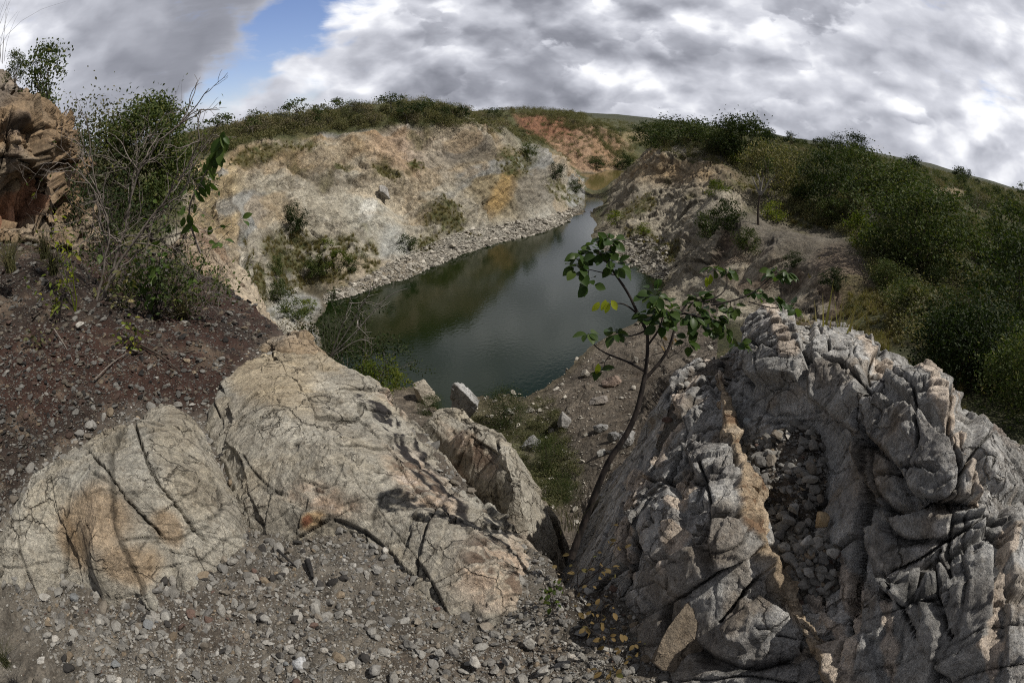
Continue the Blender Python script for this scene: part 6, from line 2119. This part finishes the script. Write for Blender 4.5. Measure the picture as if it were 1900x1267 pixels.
brush(690, 725, 7.6, 80, 80, 9, 87, B_DARK, 'fresh green bush on the cliff edge below the white twigs', leaf=(L_BRIGHT, 2600, 0.04))
brush(430, 650, 6.5, 20, 240, 1, 88, B_GREY, 'single thin upright twig beside the slab tip', 0.006, 1)

rg = np.random.default_rng(91)
loc = at(612, 662, r=7.4)
root = empty('bare_shrub', loc)
tag(root, 'bare white barked twigs leaning out over the dark water', 'shrub')
tw = []
for pts in ([(612, 665), (626, 625), (640, 590), (650, 556)], [(612, 665), (650, 605), (676, 560), (690, 535)], [(612, 662), (655, 622), (700, 570), (725, 543), (756, 535)], [(618, 660), (655, 635), (678, 627), (697, 628)], [(665, 612), (664, 590), (662, 608)], [(648, 563), (672, 562), (690, 560)]):
    q_ = spline(line3(pts, 7.4, 7.1), 16)
    tw.append((q_, np.linspace(0.010, 0.0035, 16)))
    for _ in range(3):
        k_ = rg.integers(6, 16)
        grow(rg, q_[k_], unit(unit(q_[k_] - q_[k_ - 2]) + rg.normal(size=3) * 0.6), 0.22, 0.0035, 1, tw, 0.6, (1, 2), 0.4, 0)
part('stem', tubes(tw[::4], 5), B_PALE, root, loc)
part('twig', tubes([t for i, t in enumerate(tw) if i % 4], 4), B_PALE, root, loc)

# ---- trees behind the bare shrub and on the crag
T_HI = make_tree('tree', 151, 46, 15000, 0.030, L_TREE, B_DARK, R=0.40, base=0.10, limbs=18, loose=0.3)
plant(T_HI, at(283, 440, r=12.4), px_h(at(283, 440, r=12.4), 232), 'dense green tree rising behind the bare shrub', 'tree', None, 1.0)
T_HI2 = make_tree('tree', 152, 70, 12000, 0.026, L_SCRUB, B_GREY, R=0.5, base=0.06, limbs=22, loose=0.5)
plant(T_HI2, at(195, 470, r=13.2), px_h(at(195, 470, r=13.2), 240), 'grey green thin crowned tree left of the dense green one', 'tree', None, 1.0)
T_CR = make_tree('tree', 153, 30, 1700, 0.060, L_TREE, B_GREY, R=0.42, base=0.12, limbs=16, loose=0.4)
plant(T_CR, at(82, 212, r=9.0), px_h(at(82, 212, r=9.0), 120), 'small airy green tree growing on top of the ochre crag', 'tree', None, 0.9)
plant(T_CR, at(28, 160, r=9.2), px_h(at(28, 160, r=9.2), 60), 'low green bush on the crag left of the airy tree', 'shrub', None, 0.8)


def grass_clump(px, py, r, h_px, n, seed, mat, label, lean=0.35, wid=0.004, name='grass_tuft'):
    rg_ = np.random.default_rng(seed)
    loc_ = at(px, py, r=r)
    H = h_px / 1070 * np.linalg.norm(loc_)
    ps_ = []
    for i in range(n):
        a = rg_.uniform(0, 6.28)
        l_ = abs(rg_.normal()) * lean * H
        b0 = rg_.normal(size=3) * np.array((0.08, 0.08, 0)) * H
        L = H * rg_.uniform(0.5, 1.05)
        t = np.linspace(0, 1, 6)[:, None]
        ps_.append((b0 + np.array((math.cos(a) * l_, math.sin(a) * l_, 0)) * t ** 2 + np.array((0, 0, L)) * (t - 0.22 * t ** 3 * (l_ / H)), np.linspace(wid, wid * 0.25, 6)))
    v, f = tubes(ps_, 3)
    o = new_mesh(name, v, f, mat)
    o.location = [float(x) for x in loc_]
    return tag(o, label, 'grass')


grass_clump(-10, 120, 8.2, 150, 34, 161, B_GREY, 'wispy dry grass stalks on top of the crag against the sky', 0.55, 0.004)
grass_clump(20, 505, 5.6, 70, 90, 162, L_SCRUB, 'green grass tuft at the frame edge below the crag', 0.5)
grass_clump(85, 480, 6.0, 60, 80, 163, L_STRAW, 'dry grass tuft at the foot of the crag beside the tall stem', 0.5)
grass_clump(100, 510, 5.8, 60, 70, 164, L_SCRUB, 'green grass tuft on the soil below the crag', 0.5)
grass_clump(340, 600, 6.2, 70, 110, 165, L_STRAW, 'pale dry grass tuft where the soil meets the rock rib', 0.6)
grass_clump(15, 1235, 1.9, 60, 60, 166, L_SCRUB, 'green grass tuft in the gravel at the frame corner', 0.5, 0.0016)
grass_clump(1060, 985, 1.75, 120, 16, 167, L_STRAW, 'few straw coloured stalks beside the sapling trunk', 0.5, 0.0016)


def stick(pts, r, rad, mat, label):
    q_ = spline(np.array([at(x, y, r=r_) for (x, y), r_ in zip(pts, np.linspace(r[0], r[1], len(pts)))]), 12)
    o = q_.mean(0)
    v, f = tubes([(q_ - o, np.linspace(rad, rad * 0.4, 12))], 5)
    ob = new_mesh('stick', v, f, mat)
    ob.location = [float(x) for x in o]
    tag(ob, label, 'stick')


def on_soil(px, py):
    p = hit(px, py, 0.4)
    return math.hypot(p[0], p[1]) - 0.05


for pts, rad, mat, lab in (([(262, 640), (300, 660), (335, 690)], 0.012, B_DARK, 'dark fallen stick on the soil right of the seedling'),
                           ([(175, 705), (205, 675), (235, 655)], 0.008, B_GREY, 'thin grey fallen twig pointing at the seedling'),
                           ([(60, 590), (100, 560), (150, 500)], 0.010, B_DARK, 'long dark stick across the upper soil slope'),
                           ([(100, 610), (120, 640), (135, 670)], 0.008, B_GREY, 'short grey twig lying down the soil slope'),
                           ([(300, 655), (330, 658), (362, 650)], 0.014, B_DARK, 'short charred stick on the soil before the dry grass')):
    stick(pts, (on_soil(*pts[0]), on_soil(*pts[-1])), rad, mat, lab)
B_CHAR = bark_material('charcoal', (0.010, 0.010, 0.010), (0.03, 0.028, 0.027), 60)
stick([(515, 1020), (532, 1036), (548, 1050)], (on_soil(515, 1020), on_soil(548, 1050)), 0.008, B_CHAR, 'charred stick lying in the gravel below the tan slab')
stick([(570, 1040), (576, 1056), (580, 1072)], (on_soil(570, 1040), on_soil(580, 1072)), 0.016, B_CHAR, 'thick black piece of charcoal in the gravel')

# ---- cacti and the dead white tree beyond the mound
def cactus(px, py, h_px, cols, seed, label, rmin=20):
    rg_ = np.random.default_rng(seed)
    p = hit(px, py, rmin)
    rt_ = empty('cactus', p)
    H = h_px / 1070 * np.linalg.norm(p)
    for i in range(cols):
        b0 = np.array((rg_.normal() * 0.14 * H, rg_.normal() * 0.1 * H, -0.1)) * (i > 0)
        tip = b0 + np.array((rg_.normal() * 0.08 * H, 0, H * (1 if i == 0 else rg_.uniform(0.5, 0.95))))
        v, f = tubes([(wiggle(b0, tip, 8, 0.12, rg_), np.array([0.9, 1, 1, 1, 1, 0.95, 0.8, 0.2]) * H * 0.035)], 9)
        new_mesh('column', v, f, B_CACTUS, rt_)
    tag(rt_, label, 'cactus')


cactus(1680, 592, 66, 6, 171, 'clump of tall grey green column cacti on the slope behind the rock')
cactus(1620, 482, 46, 4, 172, 'slim column cacti beside the yellow green bush on the mound edge')
cactus(1353, 296, 26, 1, 173, 'lone slim column cactus on the skyline behind the ridge', 90)
cactus(1424, 410, 22, 2, 174, 'two short cactus posts beside the dead white tree', 50)
loc = hit(1407, 416, 50)
root = empty('dead_tree', loc)
tag(root, 'dead tree with white forked branches beside the gravel mound', 'tree')
rr_0 = float(math.hypot(loc[0], loc[1]))
part('trunk', tubes([(spline(line3([(1407, 420), (1406, 395), (1408, 372), (1411, 358)], rr_0), 10), np.linspace(0.16, 0.11, 10))], 6), B_DARK, root, loc)
tw = [(spline(line3(pts, rr_0), 10), np.linspace(0.17, 0.05, 10)) for pts in ([(1410, 362), (1402, 345), (1396, 328)], [(1411, 360), (1411, 342), (1406, 322)], [(1411, 362), (1420, 350), (1428, 332)], [(1411, 352), (1414, 338), (1416, 330)])]
rg = np.random.default_rng(5)
tx_ = []
for q_, r_ in tw:
    grow(rg, q_[6], unit(q_[-1] - q_[4] + rg.normal(size=3) * 0.2), 0.8, 0.035, 1, tx_, 0.4)
for t_one in tw:
    part('branch', tubes([t_one], 5), B_PALE, root, loc)
part('twig', tubes(tx_, 4), B_PALE, root, loc)


# prototypes that found no place
for o in [x for x in list(bpy.data.objects) if x.type == 'EMPTY' and x.parent is None and 'label' not in x.keys()]:
    for ch in list(o.children_recursive):
        bpy.data.objects.remove(ch)
    bpy.data.objects.remove(o)
